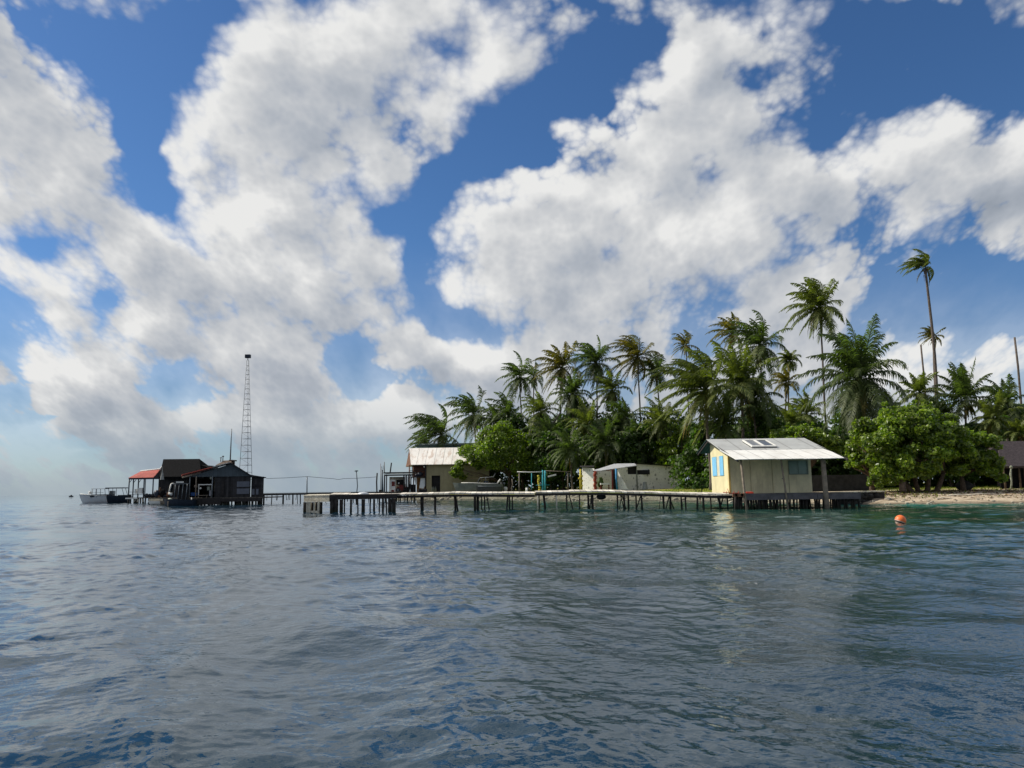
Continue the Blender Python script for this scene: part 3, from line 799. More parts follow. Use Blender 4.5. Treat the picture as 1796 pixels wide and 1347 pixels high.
# ------------------------------------------------------------------ the long pier
PIER = [(578, 60.2, 867.2), (640, 60.2, 867), (700, 60.2, 867), (790, 60.4, 864.7), (880, 60.5, 865.0), (938, 59.6, 865.2), (939, 59.5, 862.8), (1000, 58.8, 862.0), (1060, 58, 861.6), (1130, 57, 862.9), (1200, 56, 865.2), (1283, 54.6, 867.3)]
def build_pier():
    p = thing('pier', 'long weathered timber pier with a broken cream concrete end running to the yellow stilt house', 'pier', (0, 59, 1.1))
    pts = [P(a, y, Y) for (a, Y, y) in PIER]
    dk = MB(); fs = MB(); be = MB()
    for i in range(len(pts) - 1):
        a, b = pts[i], pts[i + 1]
        if abs(b.x - a.x) < 0.2: continue
        n = max(1, int((b.x - a.x) / 1.3))
        for k in range(n):
            A = a.lerp(b, k / n); B = a.lerp(b, (k + 1) / n)
            j = random.Random(i * 31 + k).uniform(-0.02, 0.02)
            A = A + Vector((0, 0, j)); B = B + Vector((-0.006, 0, j))
            pale = PIER[i][0] >= 700 or True
            dk.slab(A, B, B + Vector((0, 1.5, 0.10)), A + Vector((0, 1.5, 0.10 + j)), 0.10)
        be.slab(a + Vector((0, 0.05, -0.12)), b + Vector((0, 0.05, -0.12)), b + Vector((0, 1.4, -0.12)), a + Vector((0, 1.4, -0.12)), 0.17)
    dk.build('deck', M['deck'], p)
    be.build('beam', M['beam'], p)
    # dark edge beam of the wider sea end, and its cream concrete head
    Y = 59.0
    x0, x1, xe = X(578, Y), X(696, Y), X(527, Y)
    e = MB().box(x0, x1, Y, Y + 0.2, 0.98, 1.28); e.box(x0, x1, Y + 2.6, Y + 2.8, 0.98, 1.26)
    e.build('beam', M['beam'], p)
    e = MB().box(x0, x1, Y + 0.01, Y + 2.8, 1.285, 1.35); e.build('deck', M['deck_dark'], p)
    c = MB()
    def cx(u): return X(u, Y)
    def hx(a, b, z0, z1, dy=0.0):
        k = 0.45
        c.hexa([(a, Y + (x0 - a) * k + dy, z0), (b, Y + (x0 - b) * k + dy, z0), (b, Y + 2.8, z0), (a, Y + 2.8, z0), (a, Y + (x0 - a) * k + dy, z1), (b, Y + (x0 - b) * k + dy, z1), (b, Y + 2.8, z1 + .06), (a, Y + 2.8, z1 + .06)])
    hx(xe, x0 - 0.01, 0.83, 1.28)
    hx(xe - 0.08, x0 - 0.01, 1.285, 1.33, -.03)
    for (a, b, z0) in ((537.5, 545, -0.4), (550.2, 552.6, 0.1), (557, 560, 0.1)): c.box(cx(a), cx(b), Y + 0.02, Y + 0.3, z0, 0.825)
    c.box(cx(545), cx(560), Y + 0.04, Y + 0.32, -0.3, 0.16)
    c.build('concrete_head', M['concrete'], p)
    rg = random.Random(3)
    def post(u0, u1, Y=Y, top=0.97, lean=0.0, m='pile'):
        w = (u1 - u0) / 1350 * Y
        xm = X((u0 + u1) / 2, Y)
        MB().tube([(xm, Y + w / 2, top), (xm + lean * .4, Y + w / 2, 0.45), (xm + lean, Y + w / 2, -0.7)], [w * .5, w * .47, w * .52], 8).build('post', M[m], p)
    for a in ((531.5, 537), (545.5, 550), (552.8, 557), (560, 565.5)): post(*a, Y=Y + 0.5, top=0.8)
    post(578, 586); post(585.5, 593); post(595, 601.5); post(613.5, 617.5); post(626, 628.5, top=1.0, lean=0.05); post(633.5, 640); post(654, 658); post(669.5, 673.5); post(676, 678.5, lean=0.06); post(680, 687); post(687, 694)
    for u in (603, 648, 664): post(u, u + 2.5, Y=Y + 2.4)
    # broken stubs that hang from the beam
    for (u, w, l) in ((604, 3, .3), (609, 2, .2), (625, 4, .45), (646, 1.5, .35), (662, 2, .35), (699, 1.5, .3)):
        MB().tube([(cx(u), Y + .12, 1.0), (cx(u), Y + .14, 1.0 - l)], [w * .022, w * .012], 6).build('stub', M['pile'], p)
    def yz(u):
        for i in range(len(PIER) - 1):
            if PIER[i][0] <= u <= PIER[i + 1][0]:
                t = (u - PIER[i][0]) / (PIER[i + 1][0] - PIER[i][0] + 1e-6)
                q = pts[i].lerp(pts[i + 1], t); return q.y, q.z
    L = [(737, 743, 0), (761, 765, 0), (797, 800.5, .25), (830.5, 835, 0), (835.5, 840, 0), (843.5, 845.5, 0), (848.5, 851, 0), (852.5, 854.5, .3), (889, 892, -.15), (892, 894.5, 0), (897.3, 899.5, 0), (944.3, 946.5, 0), (951.5, 955.5, .15), (992.3, 994.8, 0), (997, 999, .4), (1014.8, 1017, 0), (1029.5, 1033, .06), (1036.5, 1041, 0), (1081, 1084, 0), (1087, 1088.8, .35), (1089.5, 1091, -.3), (1092.8, 1096, 0), (1100, 1103.3, 0), (1113.8, 1116.6, 0), (1123.4, 1126.4, 0), (1158, 1159.3, -.25), (1161.6, 1165.2, 0), (1173.8, 1177.2, 0), (1193, 1195.4, 0), (1200.5, 1203.3, 0), (1221.3, 1224.2, 0), (1231.3, 1235, 0), (1244.6, 1247.4, 0), (1257.5, 1262, .2), (1274, 1276.7, 0)]
    for (a, b, lean) in L:
        Yp, zt = yz((a + b) / 2)
        post(a, b, Y=Yp + rg.uniform(0.05, 0.5), top=zt - 0.26, lean=lean)
        if rg.random() < 0.5 and b - a > 2.4: post(a + rg.uniform(-1.5, 1.5), a + 2.2, Y=Yp + 1.3, top=zt - 0.26, lean=rg.uniform(-.1, .1))
    for (ua, ub) in ((1125, 1115), (1175, 1167), (1175, 1184), (1038, 1034), (1270, 1262), (1092, 1099)):
        Yp, zt = yz(ua)
        MB().tube([(X(ua, Yp), Yp + .4, zt - .28), (X(ub, Yp), Yp + .4, -0.2)], 0.045, 6).build('brace', M['pile'], p)
    # a loose tyre hanging under the deck
    Yp, zt = yz(1056)
    tag(MB().ball((X(1056, Yp), Yp + 0.7, zt - 0.42), 0.30, 12, (1.25, 0.8, 0.75)).build('net_float', M['black']), 'black float hanging under the pier below the red pillar porch', 'float')
    # pale upturned dinghy seen on the end deck
    Yp = 60.4
    k = MB(); prof = []
    xa, xb = X(625, Yp), X(646, Yp)
    vs = []; fs = []
    n, m = 13, 8
    for i in range(n):
        t = i / (n - 1); w = math.sin(math.pi * min(1, t * 1.0 + 0.04)) ** 0.6
        for j in range(m):
            a = math.pi * j / (m - 1)
            vs.append((xa + (xb - xa) * t, Yp + 0.5 - 0.42 * w * math.cos(a), 1.35 + 0.17 * w * math.sin(a) ** 0.7))
    for i in range(n - 1):
        for j in range(m - 1): fs.append((i * m + j, (i + 1) * m + j, (i + 1) * m + j + 1, i * m + j + 1))
    k.add(vs, fs, True)
    tag(k.build('upturned_dinghy', M['gel']), 'small white dinghy lying upside down on the sea end of the pier', 'dinghy')

# ------------------------------------------------------------------ hull lofting
def hull(mb, L, B, Hh, c, yaw=0.0, n=15, m=9, rise=0.35, inner=True, tr=0.85, sheer=0.25, part=(0.0, 1.0)):
    """boat hull, bow towards -x local; c = centre at the waterline"""
    def sec(t, k):
        # t 0 bow .. 1 stern ; k -1..1 across
        w = B / 2 * min(1.0, (math.sin(min(1, t / 0.62) * math.pi / 2) ** 0.75)) * (1 - 0.12 * max(0, t - .7) / .3)
        top = Hh * (1 + sheer * (1 - t) ** 2)
        a = abs(k)
        z = -0.25 + (top + 0.25) * (a ** 1.7)
        x = -L / 2 + L * t - rise * (1 - t) ** 2 * (a ** 1.2) * 1.2
        return Vector((x, math.copysign(w * (a ** 0.55), k) if a > 0 else 0, z))
    rot = Matrix.Rotation(yaw, 3, 'Z'); c = Vector(c)
    ks = [-1 + 2 * j / (m - 1) for j in range(m)]
    T = lambda i: part[0] + (part[1] - part[0]) * i / (n - 1)
    vs = [rot @ sec(T(i), k) + c for i in range(n) for k in ks]
    fs = [(i * m + j, i * m + j + 1, (i + 1) * m + j + 1, (i + 1) * m + j) for i in range(n - 1) for j in range(m - 1)]
    fs.append(tuple((n - 1) * m + j for j in range(m)))
    mb.add(vs, fs, True)
    # sole / foredeck a little below the sheer
    vs = []; 
    for i in range(n):
        for s_ in (-1, 1):
            p = sec(T(i), s_); p.y *= 0.97; p.z -= 0.05
            vs.append(rot @ p + c)
    fs = [(2 * i, 2 * i + 1, 2 * i + 3, 2 * i + 2) for i in range(n - 1)]
    mb.add(vs, fs)
    return lambda x, y, z: rot @ Vector((x, y, z)) + c

# ------------------------------------------------------------------ the left village on stilts
def build_left():
    Y = 102.0
    def x(u, Y=Y): return X(u, Y)
    def z(u, v, Y=Y): return Z(u, v, Y)
    # ---- gabled workshop
    h = thing('stilt_workshop', 'dark gabled stilt house with an open porch of clutter, below the lattice mast', 'house', (x(390), Y + 4, 1.0))
    xl, xr, xa = x(325), x(440), x(404)
    zl, zr, za = z(325, 833.5), z(440, 834.5), z(404, 812)
    fl = 0.98
    D = 9.0; SH = 4.1
    g = MB()
    zb = z(380, 836)
    g.add([(xl + .3, Y, zb), (xr - .1, Y, zb), (xa, Y, za - .12), (xl + .3, Y + .12, zb), (xr - .1, Y + .12, zb), (xa, Y + .12, za - .12)], [(0, 1, 2), (5, 4, 3), (0, 3, 4, 1), (1, 4, 5, 2), (2, 5, 3, 0)])
    g.build('gable', M['slate'], h)
    r = MB()
    xm = xl + (xa - xl) * 0.62; zm = zl + (za - zl) * 0.62
    r.slab((xl - .3, Y - .5, zl), (xm, Y - .5, zm), (xm - SH, Y + D, zm), (xl - .3 - SH, Y + D, zl), -0.12)
    r.build('roof', M['roof_red'], h, 'red lower sheets of the left roof slope')
    r = MB(); r.slab((xm + .01, Y - .5, zm + .02), (xa, Y - .5, za), (xa - SH, Y + D, za), (xm + .01 - SH, Y + D, zm + .02), -0.10); r.build('roof', M['roof_grey'], h)
    r = MB(); r.slab((xa + .01, Y - .5, za), (xr + .1, Y - .5, zr), (xr + .1 - SH, Y + D, zr), (xa + .01 - SH, Y + D, za), -0.10); r.build('roof', M['black'], h, 'black right roof slope')
    # walls
    w = MB(); xw = x(375.5)
    w.box(xw, xr - .15, Y + .15, Y + .3, fl, zb)
    w.hexa([(xr - .3, Y + .3, fl), (xr - .15, Y + .3, fl), (xr - .15 - SH, Y + D - .5, fl), (xr - .3 - SH, Y + D - .5, fl), (xr - .3, Y + .3, zb), (xr - .15, Y + .3, zb), (xr - .15 - SH, Y + D - .5, zb), (xr - .3 - SH, Y + D - .5, zb)])
    w.box(xl + .6 - SH, xr - .3 - SH, Y + D - .5, Y + D - .35, fl, zb)
    w.build('wall', M['planks'], h)
    MB().box(xl - 1.2, xl - 1.1, Y + 3.5, Y + D - .5, fl, zb).build('side_wall', M['thatch'], h)
    MB().box(x(349), x(373), Y + 5.0, Y + 5.1, z(350, 862), z(350, 837)).build('back_screen', mat('dim_screen', (0.15, 0.145, 0.125), 0.9, 0.2, 1), h)
    for (a, b, c, d) in ((415, 437, 857.0, 866.5), (415, 437, 844.5, 854)):
        MB().box(x(a), x(b), Y + .06, Y + .14, z(a, d), z(a, c)).build('shutter', mat('faded_panel', (0.12, 0.13, 0.16), 0.8, 0.15, 1), h)
    MB().box(x(388), x(392.5), Y + .07, Y + .14, z(390, 868), z(390, 844)).build('door', M['beam'], h)
    # lean-to
    l = MB(); l.box(xr - .1, x(460), Y + .4, Y + .52, fl - .2, z(450, 836)); l.hexa([(x(460) - .12, Y + .52, fl - .2), (x(460), Y + .52, fl - .2), (x(460) - 2.4, Y + 6, fl - .2), (x(460) - 2.5, Y + 6, fl - .2), (x(460) - .12, Y + .52, z(460, 837.5)), (x(460), Y + .52, z(460, 837.5)), (x(460) - 2.4, Y + 6, z(460, 837.5)), (x(460) - 2.5, Y + 6, z(460, 837.5))])
    l.build('lean_to_wall', M['planks'], h)
    for (a, b) in ((438.5, 445), (446.5, 452)):
        MB().box(x(a) + .1, x(b), Y + .3, Y + .38, z(450, 867.5), z(450, 857.5)).build('shutter', mat('faded_panel', (0.12, 0.13, 0.16)), h)
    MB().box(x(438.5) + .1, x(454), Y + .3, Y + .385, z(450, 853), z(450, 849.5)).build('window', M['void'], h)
    l = MB(); l.slab((x(438), Y - .1, z(438, 832.5)), (x(467), Y - .1, z(467, 837)), (x(467) - 2.9, Y + 6.5, z(467, 837)), (x(438) - 2.9, Y + 6.5, z(438, 832.5)), 0.10); l.build('lean_to_roof', M['black'], h)
    # raised ridge cap of brown iron
    c = MB(); ya = Y + 3
    c.slab((x(376.5, ya), ya, z(376.5, 816, ya)), (x(404, ya), ya, z(404, 813, ya)), (x(404, ya), ya + 1.6, z(404, 806, ya)), (x(383, ya), ya + 1.6, z(383, 807, ya)), 0.08)
    c.slab((x(399, ya), ya + .1, z(399, 806.5, ya)), (x(405, ya), ya + .1, z(405, 806.3, ya)), (x(406, ya), ya + 1.7, z(405, 806.5, ya)), (x(399, ya), ya + 1.7, z(399, 806.5, ya)), 0.15)
    c.box(x(380, ya), x(402, ya), ya + 1.65, ya + 1.8, z(390, 815, ya), z(390, 807.5, ya))
    c.build('roof_vent', mat('brown_iron', (0.12, 0.085, 0.065), 0.8, 0.3, 2), h)
    # deck, fascia, posts
    MB().box(x(300), x(461), Y - .6, Y + D, fl - .14, fl).build('floor', M['deck_dark'], h)
    MB().box(x(300), x(392), Y - .75, Y - .61, 0.12, 0.95).build('skirt', M['beam'], h)
    MB().box(x(392.1), x(461.5), Y - .70, Y - .61, fl - .55, fl - .1).build('edge_beam', M['beam'], h)
    for u in (345, 373.5, 334):
        MB().tube([(x(u), Y - .3, fl), (x(u), Y - .3, zb + .1)], 0.07, 6).build('porch_post', M['steel'] if u != 345 else M['gwood'], h)
    rg = random.Random(4)
    u = 302
    while u < 461:
        yy = Y + rg.choice([-.5, -.4, 1.5])
        rr = rg.uniform(.07, .15); le = rg.uniform(-.12, .12)
        MB().tube([(x(u), yy, fl - .15), (x(u) + le, yy, -.5)], rr, 6).build('stilt', M['pile'], h)
        u += rg.uniform(1.8, 3.8)
    # whip antenna and two small aerials
    a = MB().tube([(x(402, Y+4), Y + 4, z(402, 808, Y+4)), (x(402.5, Y+4), Y + 4, z(402, 752, Y+4))], [0.09, 0.06], 6)
    tag(a.build('whip_antenna', M['steel']), 'thin whip antenna rising from the ridge of the gabled workshop', 'antenna')
    for (u, v, s) in ((385.3, 803, .8), (389, 800.5, 1.0)):
        b = MB().tube([(x(u, Y+4.2), Y + 4.2, z(u, 810, Y+4.2)), (x(u, Y+4.2), Y + 4.2, z(u, v, Y+4.2))], 0.06, 6)
        b.lathe((x(u, Y+4.2), Y + 4.2, z(u, v, Y+4.2)), [(0.02, -.12), (.16 * s, -.02), (.17 * s, .06), (0.02, .10)], 10)
        tag(b.build('roof_aerial', M['steel']), 'lower of the two small aerials on the workshop ridge' if s < 1 else 'taller of the two small aerials on the workshop ridge', 'aerial', 'aerials on the workshop ridge')
    # ---- lattice mast, rises behind the house from the water
    Ym = Y + 10
    t = thing('lattice_mast', 'tall slender steel lattice mast with a small box at its top behind the workshop', 'mast', (X(432, Ym), Ym, 0))
    cx0, cx1 = X(431.8, Ym, 870), X(434.4, Ym, 640)
    zt = Z(434, 632, Ym); zb = 0.0
    wb, wt = 1.12, 0.16
    def cor(k, zz):
        f = (zz - zb) / (zt - zb); w = wb + (wt - wb) * f; cx = cx0 + (cx1 - cx0) * f
        a = R(60 + 120 * k)
        return Vector((cx + 1.1 * w * math.cos(a), Ym + 1.1 * w * math.sin(a), zz))
    for k in range(3):
        MB().tube([cor(k, -.8), cor(k, zt)], 0.033, 5).build('mast_leg', M['steel'], t)
    ru = MB()
    zz = 2.4; rungs = []
    while zz < zt - .2:
        rungs.append(zz); zz += 0.62 + 0.5 * (1 - zz / zt)
    for q in rungs:
        for k in range(3): ru.tube([cor(k, q), cor((k + 1) % 3, q)], 0.022, 4)
    for a_, b_ in zip(rungs[:-1], rungs[1:]):
        for k in range(3):
            if (rungs.index(a_) + k) % 2: ru.tube([cor(k, a_), cor((k + 1) % 3, b_)], 0.012, 3)
    ru.build('lattice', M['steel'], t)
    MB().tube([(cx1, Ym, zt), (cx1, Ym, zt + .5)], .06, 6).build('spigot', M['steel'], t)
    bx = MB().box(cx1 - .38, cx1 + .38, Ym - .25, Ym + .25, zt + .35, zt + .85); bx.box(cx1 - .30, cx1 + .30, Ym - .28, Ym - .255, zt + .42, zt + .78)
    bx.build('mast_head', M['navy'], t)
    # ---- tall thatched hall behind
    Yh = 118.0
    def xh(u): return X(u, Yh)
    def zh(u, v): return Z(u, v, Yh)
    b = thing('thatched_hall', 'tall black thatched hall between the red shed and the gabled workshop', 'hall', (xh(315), Yh + 5, 1))
    r = MB()
    z0, z1 = zh(300, 836), zh(300, 806)
    Yr = Yh + 4.5
    xa_, xb_ = X(284, Yr), X(347.5, Yr)
    zrid = Z(310, 805.3, Yr)
    r.slab((xh(278), Yh, z0), (xh(352), Yh, z0), (xb_, Yr, zrid), (xa_, Yr, zrid + .02), 0.35)
    r.slab((xb_, Yr, zrid), (xa_, Yr, zrid), (xh(278), Yh + 9, z0), (xh(352), Yh + 9, z0), -0.35)
    r.add([(xh(278), Yh, z0), (xa_, Yr, zrid), (xh(278), Yh + 9, z0)], [(0, 1, 2)]); r.add([(xh(352), Yh, z0), (xh(352), Yh + 9, z0), (xb_, Yr, zrid)], [(0, 1, 2)])
    r.build('roof', M['thatch'], b)
    r = MB().slab((xh(346), Yh + 1, zh(346, 815)), (xh(362), Yh + 1, zh(362, 821)), (xh(362), Yh + 6, zh(362, 821)), (xh(346), Yh + 6, zh(346, 815)), 0.3); r.build('side_roof', M['thatch'], b)
    w = MB().box(xh(283), xh(350), Yh + 1, Yh + 1.2, 1.0, z0 + .2); w.box(xh(283), xh(283) + .2, Yh + 1.2, Yh + 8, 1.0, z0 + .2)
    w.build('wall', M['planks'], b)
    MB().box(xh(266), xh(352), Yh - 1, Yh + 9, 0.82, 1.0).build('floor', M['deck_dark'], b)
    u = 268
    while u < 330:
        MB().tube([(xh(u), Yh - .8, .85), (xh(u) + rg.uniform(-.2, .2), Yh - .8, -.5)], rg.uniform(.08, .16), 6).build('stilt', M['pile'], b)
        u += rg.uniform(3, 6)
    cw = MB().box(xh(268.5), xh(292), Yh - 1.2, Yh - 1.02, 0.30, 0.85); cw.build('concrete_skirt', M['concrete'], b)
    # lamp / pale hanging cone at the corner of the hall
    c = MB().lathe((xh(285.5), Yh - .4, zh(285, 841.5)), [(.30, 0), (.22, .5), (.06, 1.3), (.03, 2.0)], 10)
    tag(c.build('fish_net', mat('pale_net', (0.26, 0.27, 0.26), 0.9, 0.2, 3)), 'pale folded net hanging from the left eave of the thatched hall', 'net')
    # ---- red roofed open shed
    Ys = 134.0
    def xs(u): return X(u, Ys)
    def zs(u, v): return Z(u, v, Ys)
    s = thing('red_roofed_shed', 'open shed with a red tin roof on posts at the far left of the houses', 'shed', (xs(250), Ys + 4, 1))
    ze = zs(240, 838); zrr = Z(262, 826.5, Ys + 4)
    xL, xR = xs(224), xs(268)
    Xa, Xb = X(245, Ys + 4), X(279, Ys + 4)
    r = MB()
    r.slab((xL, Ys, ze), (xR, Ys, ze + .05), (Xb, Ys + 4, zrr + .3), (Xa, Ys + 4, zrr), 0.10)
    r.slab((xL, Ys + 8, ze), (xL, Ys, ze), (Xa, Ys + 4, zrr), (Xa, Ys + 4.02, zrr), 0.10)
    r.slab((Xb, Ys + 4, zrr + .3), (xR + 1.4, Ys + 8, ze), (xL, Ys + 8, ze), (Xa, Ys + 4, zrr), 0.1)
    r.build('roof', M['roof_red'], s)
    MB().tube([(Xa, Ys + 4, zrr + .03), (Xb, Ys + 4, zrr + .35), (X(284, Ys + 4), Ys + 4, zrr + 1.0)], .14, 6).build('ridge_cap', M['white'], s)
    g = MB(); g.add([(xR + .05, Ys + .1, ze), (X(279, Ys), Ys + .1, ze), (X(280, Ys), Ys + .1, zs(280, 823.5)), (xR + .05, Ys + .3, ze), (X(279, Ys), Ys + .3, ze), (X(280, Ys), Ys + .3, zs(280, 823.5))], [(0, 1, 2), (5, 4, 3), (0, 2, 5, 3), (0, 3, 4, 1), (1, 4, 5, 2)]); g.build('gable', M['planks'], s)
    MB().box(xL + .05, xs(280), Ys + .05, Ys + .2, ze - .28, ze - .03).build('eave_beam', M['navy'], s)
    for u in (225.2, 232.7, 241.6, 251.5, 253.8, 267.5):
        MB().tube([(xs(u), Ys + .12, 1.0), (xs(u), Ys + .12, ze - .28)], .10 if u != 253.8 else .07, 6).build('post', M['navy'], s)
        if u < 245: MB().tube([(xs(u), Ys + .12, ze - .9), (xs(u) + .45, Ys + .12, ze - .3)], .05, 5).build('brace', M['navy'], s)
    MB().tube([(xs(225), Ys + .1, 1.95), (xs(253), Ys + .1, 1.95)], .035, 5).build('rail', M['navy'], s)
    MB().tube([(xs(225), Ys + .1, 1.5), (xs(253), Ys + .1, 1.5)], .035, 5).build('rail', M['navy'], s)
    MB().box(xs(268), xs(287), Ys + 2, Ys + 2.2, 1.0, ze).build('wall', M['planks'], s)
    MB().box(xL, xs(290), Ys - .2, Ys + 8, .84, 1.0).build('floor', M['deck_dark'], s)
    MB().box(xs(222.5), xs(243), Ys - .42, Ys - .22, .76, .98).build('edge_beam', M['white'], s)
    for (u, m_) in ((226, 'pile'), (230, 'pile'), (236.5, 'pile_pale'), (240, 'pile'), (243, 'pile_pale'), (247, 'pile'), (251, 'pile_pale'), (256, 'pile'), (262, 'pile'), (268, 'pile')):
        MB().tube([(xs(u), Ys, .84), (xs(u) + rg.uniform(-.2, .2), Ys, -.6)], .17 if 'pale' in m_ else .12, 7).build('stilt', M[m_], s)
    # clutter on the shed deck: each its own thing
    def crate(u, v, w, hh, col, lab, cat='crate', Yc=Ys - .05, name='crate'):
        zz = max(1.0, Z(u, v, Yc)); W_ = w / 1350 * Yc
        k = MB().box(X(u, Yc), X(u, Yc) + W_, Yc, Yc + W_, zz, zz + hh)
        k.box(X(u, Yc) - .03, X(u, Yc) + W_ + .03, Yc - .03, Yc + W_ + .03, zz + hh, zz + hh + .05)
        tag(k.build(name, col), lab, cat)
    crate(242, 866, 7, .95, M['white'], 'white box under the red shed behind the second post', 'box', name='storage_box')
    crate(236, 866, 3, .75, M['white'], 'narrow white cool box between the first posts of the red shed', 'box', name='cool_box')
    def drum(u, Yc, r_, hh, m_, lab, zz=1.0, name='barrel'):
        tag(MB().lathe((X(u, Yc), Yc, zz), [(0.01, 0), (r_, 0), (r_ * 1.03, hh * .33), (r_, hh * .36), (r_ * 1.03, hh * .66), (r_, hh), (0.01, hh)], 14).build(name, m_), lab, 'barrel')
    # heap of nets and gear along the red shed floor
    rg2 = random.Random(22)
    for i, u in enumerate((254.5, 258, 261.5, 265, 268.5, 272)):
        k = MB().ball((X(u, Ys - .1), Ys - .1 + rg2.uniform(0, .4), 1.0 + .28), .32, 10, (1, .8, rg2.uniform(.85, 1.3)), rg2, .18)
        tag(k.build('net_heap', M['black' if i % 2 else 'navy']), ['black net heap nearest the posts of the red shed', 'navy sack second from the posts under the red shed', 'black net heap third along under the red shed', 'navy sack fourth along under the red shed', 'black net heap beside the red shed gable wall', 'navy sack right of the heaps under the red shed'][i], 'heap', 'heaps on the red shed floor')
    rg3 = random.Random(31)
    labs = ['left', 'second', 'third', 'fourth', 'fifth', 'rightmost']
    for i, u in enumerate((270, 275, 280, 285.5, 290.5, 295)):
        Yq = Yh - .6
        k = MB()
        hh = rg3.uniform(.7, 1.5); w_ = rg3.uniform(.3, .5)
        if i % 2: k.ball((X(u, Yq), Yq, 1.0 + hh * .5), hh * .5, 10, (.8, .7, 1), rg3, .15)
        else:
            k.tube([(X(u, Yq) - w_, Yq, 1.0), (X(u, Yq) + .1, Yq, 1.0 + hh), (X(u, Yq) + w_, Yq, 1.0 + hh * .4)], .10, 6)
            k.ball((X(u, Yq), Yq, 1.22), .30, 8, (1.3, .8, .7), rg3, .2)
        tag(k.build('fishing_gear', M[('thatch', 'navy', 'brown')[i % 3]]), 'dark pile of fishing gear, ' + ('%s of the row' % labs[i] if 0 < i < 5 else '%s in the row' % labs[i]) + ' in front of the thatched hall', 'gear', 'gear piles in front of the thatched hall')
    # ---- dark cabin boat with the white framed windscreen
    Yb = 99.5
    def xb(u): return X(u, Yb)
    b = thing('cabin_boat', 'dark cabin boat with a white framed windscreen moored under the workshop porch', 'boat', (xb(313), Yb, 0))
    mb = MB(); hull(mb, 3.6, 1.9, 0.78, (xb(318), Yb, 0)); mb.build('hull', M['navy'], b)
    bow = MB(); bow.ball((xb(299.5), Yb - .1, .82), .34, 12, (.95, .6, .62)); bow.build('bow_cap', mat('pale_green_fibreglass', (0.52, 0.56, 0.46), 0.5, 0.15, 2), b)
    f = MB()
    A = Vector((xb(299.3), Yb - .5, Z(299, 865, Yb))); B = Vector((xb(302.8), Yb - .5, Z(303, 848.5, Yb))); C = Vector((xb(308), Yb - .5, Z(308, 847.5, Yb)))
    A2 = Vector((xb(305), Yb - .5, Z(305, 867.5, Yb)))
    f.tube([A, B], .09, 6); f.tube([B, C], .06, 6); f.tube([A, A2], .17, 6); f.tube([A + Vector((0, .9, 0)), B + Vector((0, .9, 0))], .07, 6); f.tube([B, B + Vector((0, .9, 0))], .05, 6)
    f.build('windscreen_frame', M['white'], b)
    MB().slab(A + Vector((.1, .1, .1)), A + Vector((.1, .85, .1)), B + Vector((.05, .85, -.05)), B + Vector((.05, .1, -.05)), .02).build('windscreen', M['glassd'], b)
    f = MB()
    for u in (308.5, 315, 321.8, 329): f.tube([(xb(u), Yb - .5, .78), (xb(u) + .15, Yb - .5, Z(u, 848.5, Yb))], .045, 5)
    f.box(xb(308), xb(330), Yb - .52, Yb + .6, Z(320, 849, Yb), Z(320, 848, Yb))
    f.build('cabin_frame', M['steel'], b)
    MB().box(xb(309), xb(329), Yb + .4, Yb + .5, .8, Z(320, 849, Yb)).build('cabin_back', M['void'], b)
    MB().box(xb(311.5), xb(323.5), Yb - .6, Yb - .3, Z(315, 846.8, Yb), Z(315, 844.6, Yb)).build('roof_rack', M['white'], b)
    MB().box(xb(309), xb(322), Yb - .58, Yb - .53, .72, .82).build('rubbing_strip', M['steel'], b)
    k = MB().tube([(xb(299.5), Yb - .6, .62), (xb(299.5), Yb - .6, -.3)], .05, 6); tag(k.build('mooring_pole', M['gwood']), 'thin pale mooring pole under the bow of the dark cabin boat', 'pole')
    # porch clutter
    Yc = Y - .2
    def bx(u0, u1, v0, v1, m_, nm, lab, cat, dp=.4):
        k = MB().box(X(u0, Yc), X(u1, Yc), Yc, Yc + dp, max(fl, Z(u0, v1, Yc)), Z(u0, v0, Yc))
        k.box(X(u0, Yc) + .03, X(u1, Yc) - .03, Yc - .02, Yc - .001, max(fl, Z(u0, v1, Yc)) + .04, Z(u0, v0, Yc) - .04)
        tag(k.build(nm, m_), lab, cat)
    bx(335, 344, 864, 870, mat('blue_crate', (0.02, 0.07, 0.22), 0.6, 0.2, 3), 'crate', 'blue crate on the porch floor of the gabled workshop', 'crate')
    bx(363, 367.5, 853.5, 860, M['hullgrey'], 'jerry_can', 'pale jerry can on the shelf right side of the workshop porch', 'can', .25)
    bx(367, 371, 860, 870, mat('grey_locker', (0.22, 0.22, 0.24), 0.7, 0.15, 3), 'locker', 'grey locker beside the plank wall in the workshop porch', 'locker')
    k = MB().box(X(345.5, Yc), X(370.5, Yc), Yc + .3, Yc + .42, Z(350, 850.8, Yc), Z(350, 849.2, Yc)); k.box(X(346, Yc), X(347, Yc), Yc + .31, Yc + .41, fl, Z(350, 850.9, Yc)); k.box(X(369, Yc), X(370, Yc), Yc + .31, Yc + .41, fl, Z(350, 850.9, Yc))
    tag(k.build('rail_shelf', M['white']), 'white rail shelf across the right side of the workshop porch', 'shelf')
    k = MB().box(X(346, Yc), X(364, Yc), Yc + .1, Yc + .8, Z(350, 869.5, Yc), Z(350, 868.4, Yc)); k.box(X(347, Yc), X(348, Yc), Yc + .2, Yc + .3, fl, Z(350, 869.4, Yc)); k.box(X(361, Yc), X(362, Yc), Yc + .2, Yc + .3, fl, Z(350, 869.4, Yc))
    tag(k.build('bench', M['gwood']), 'low grey bench on the workshop porch floor', 'bench')
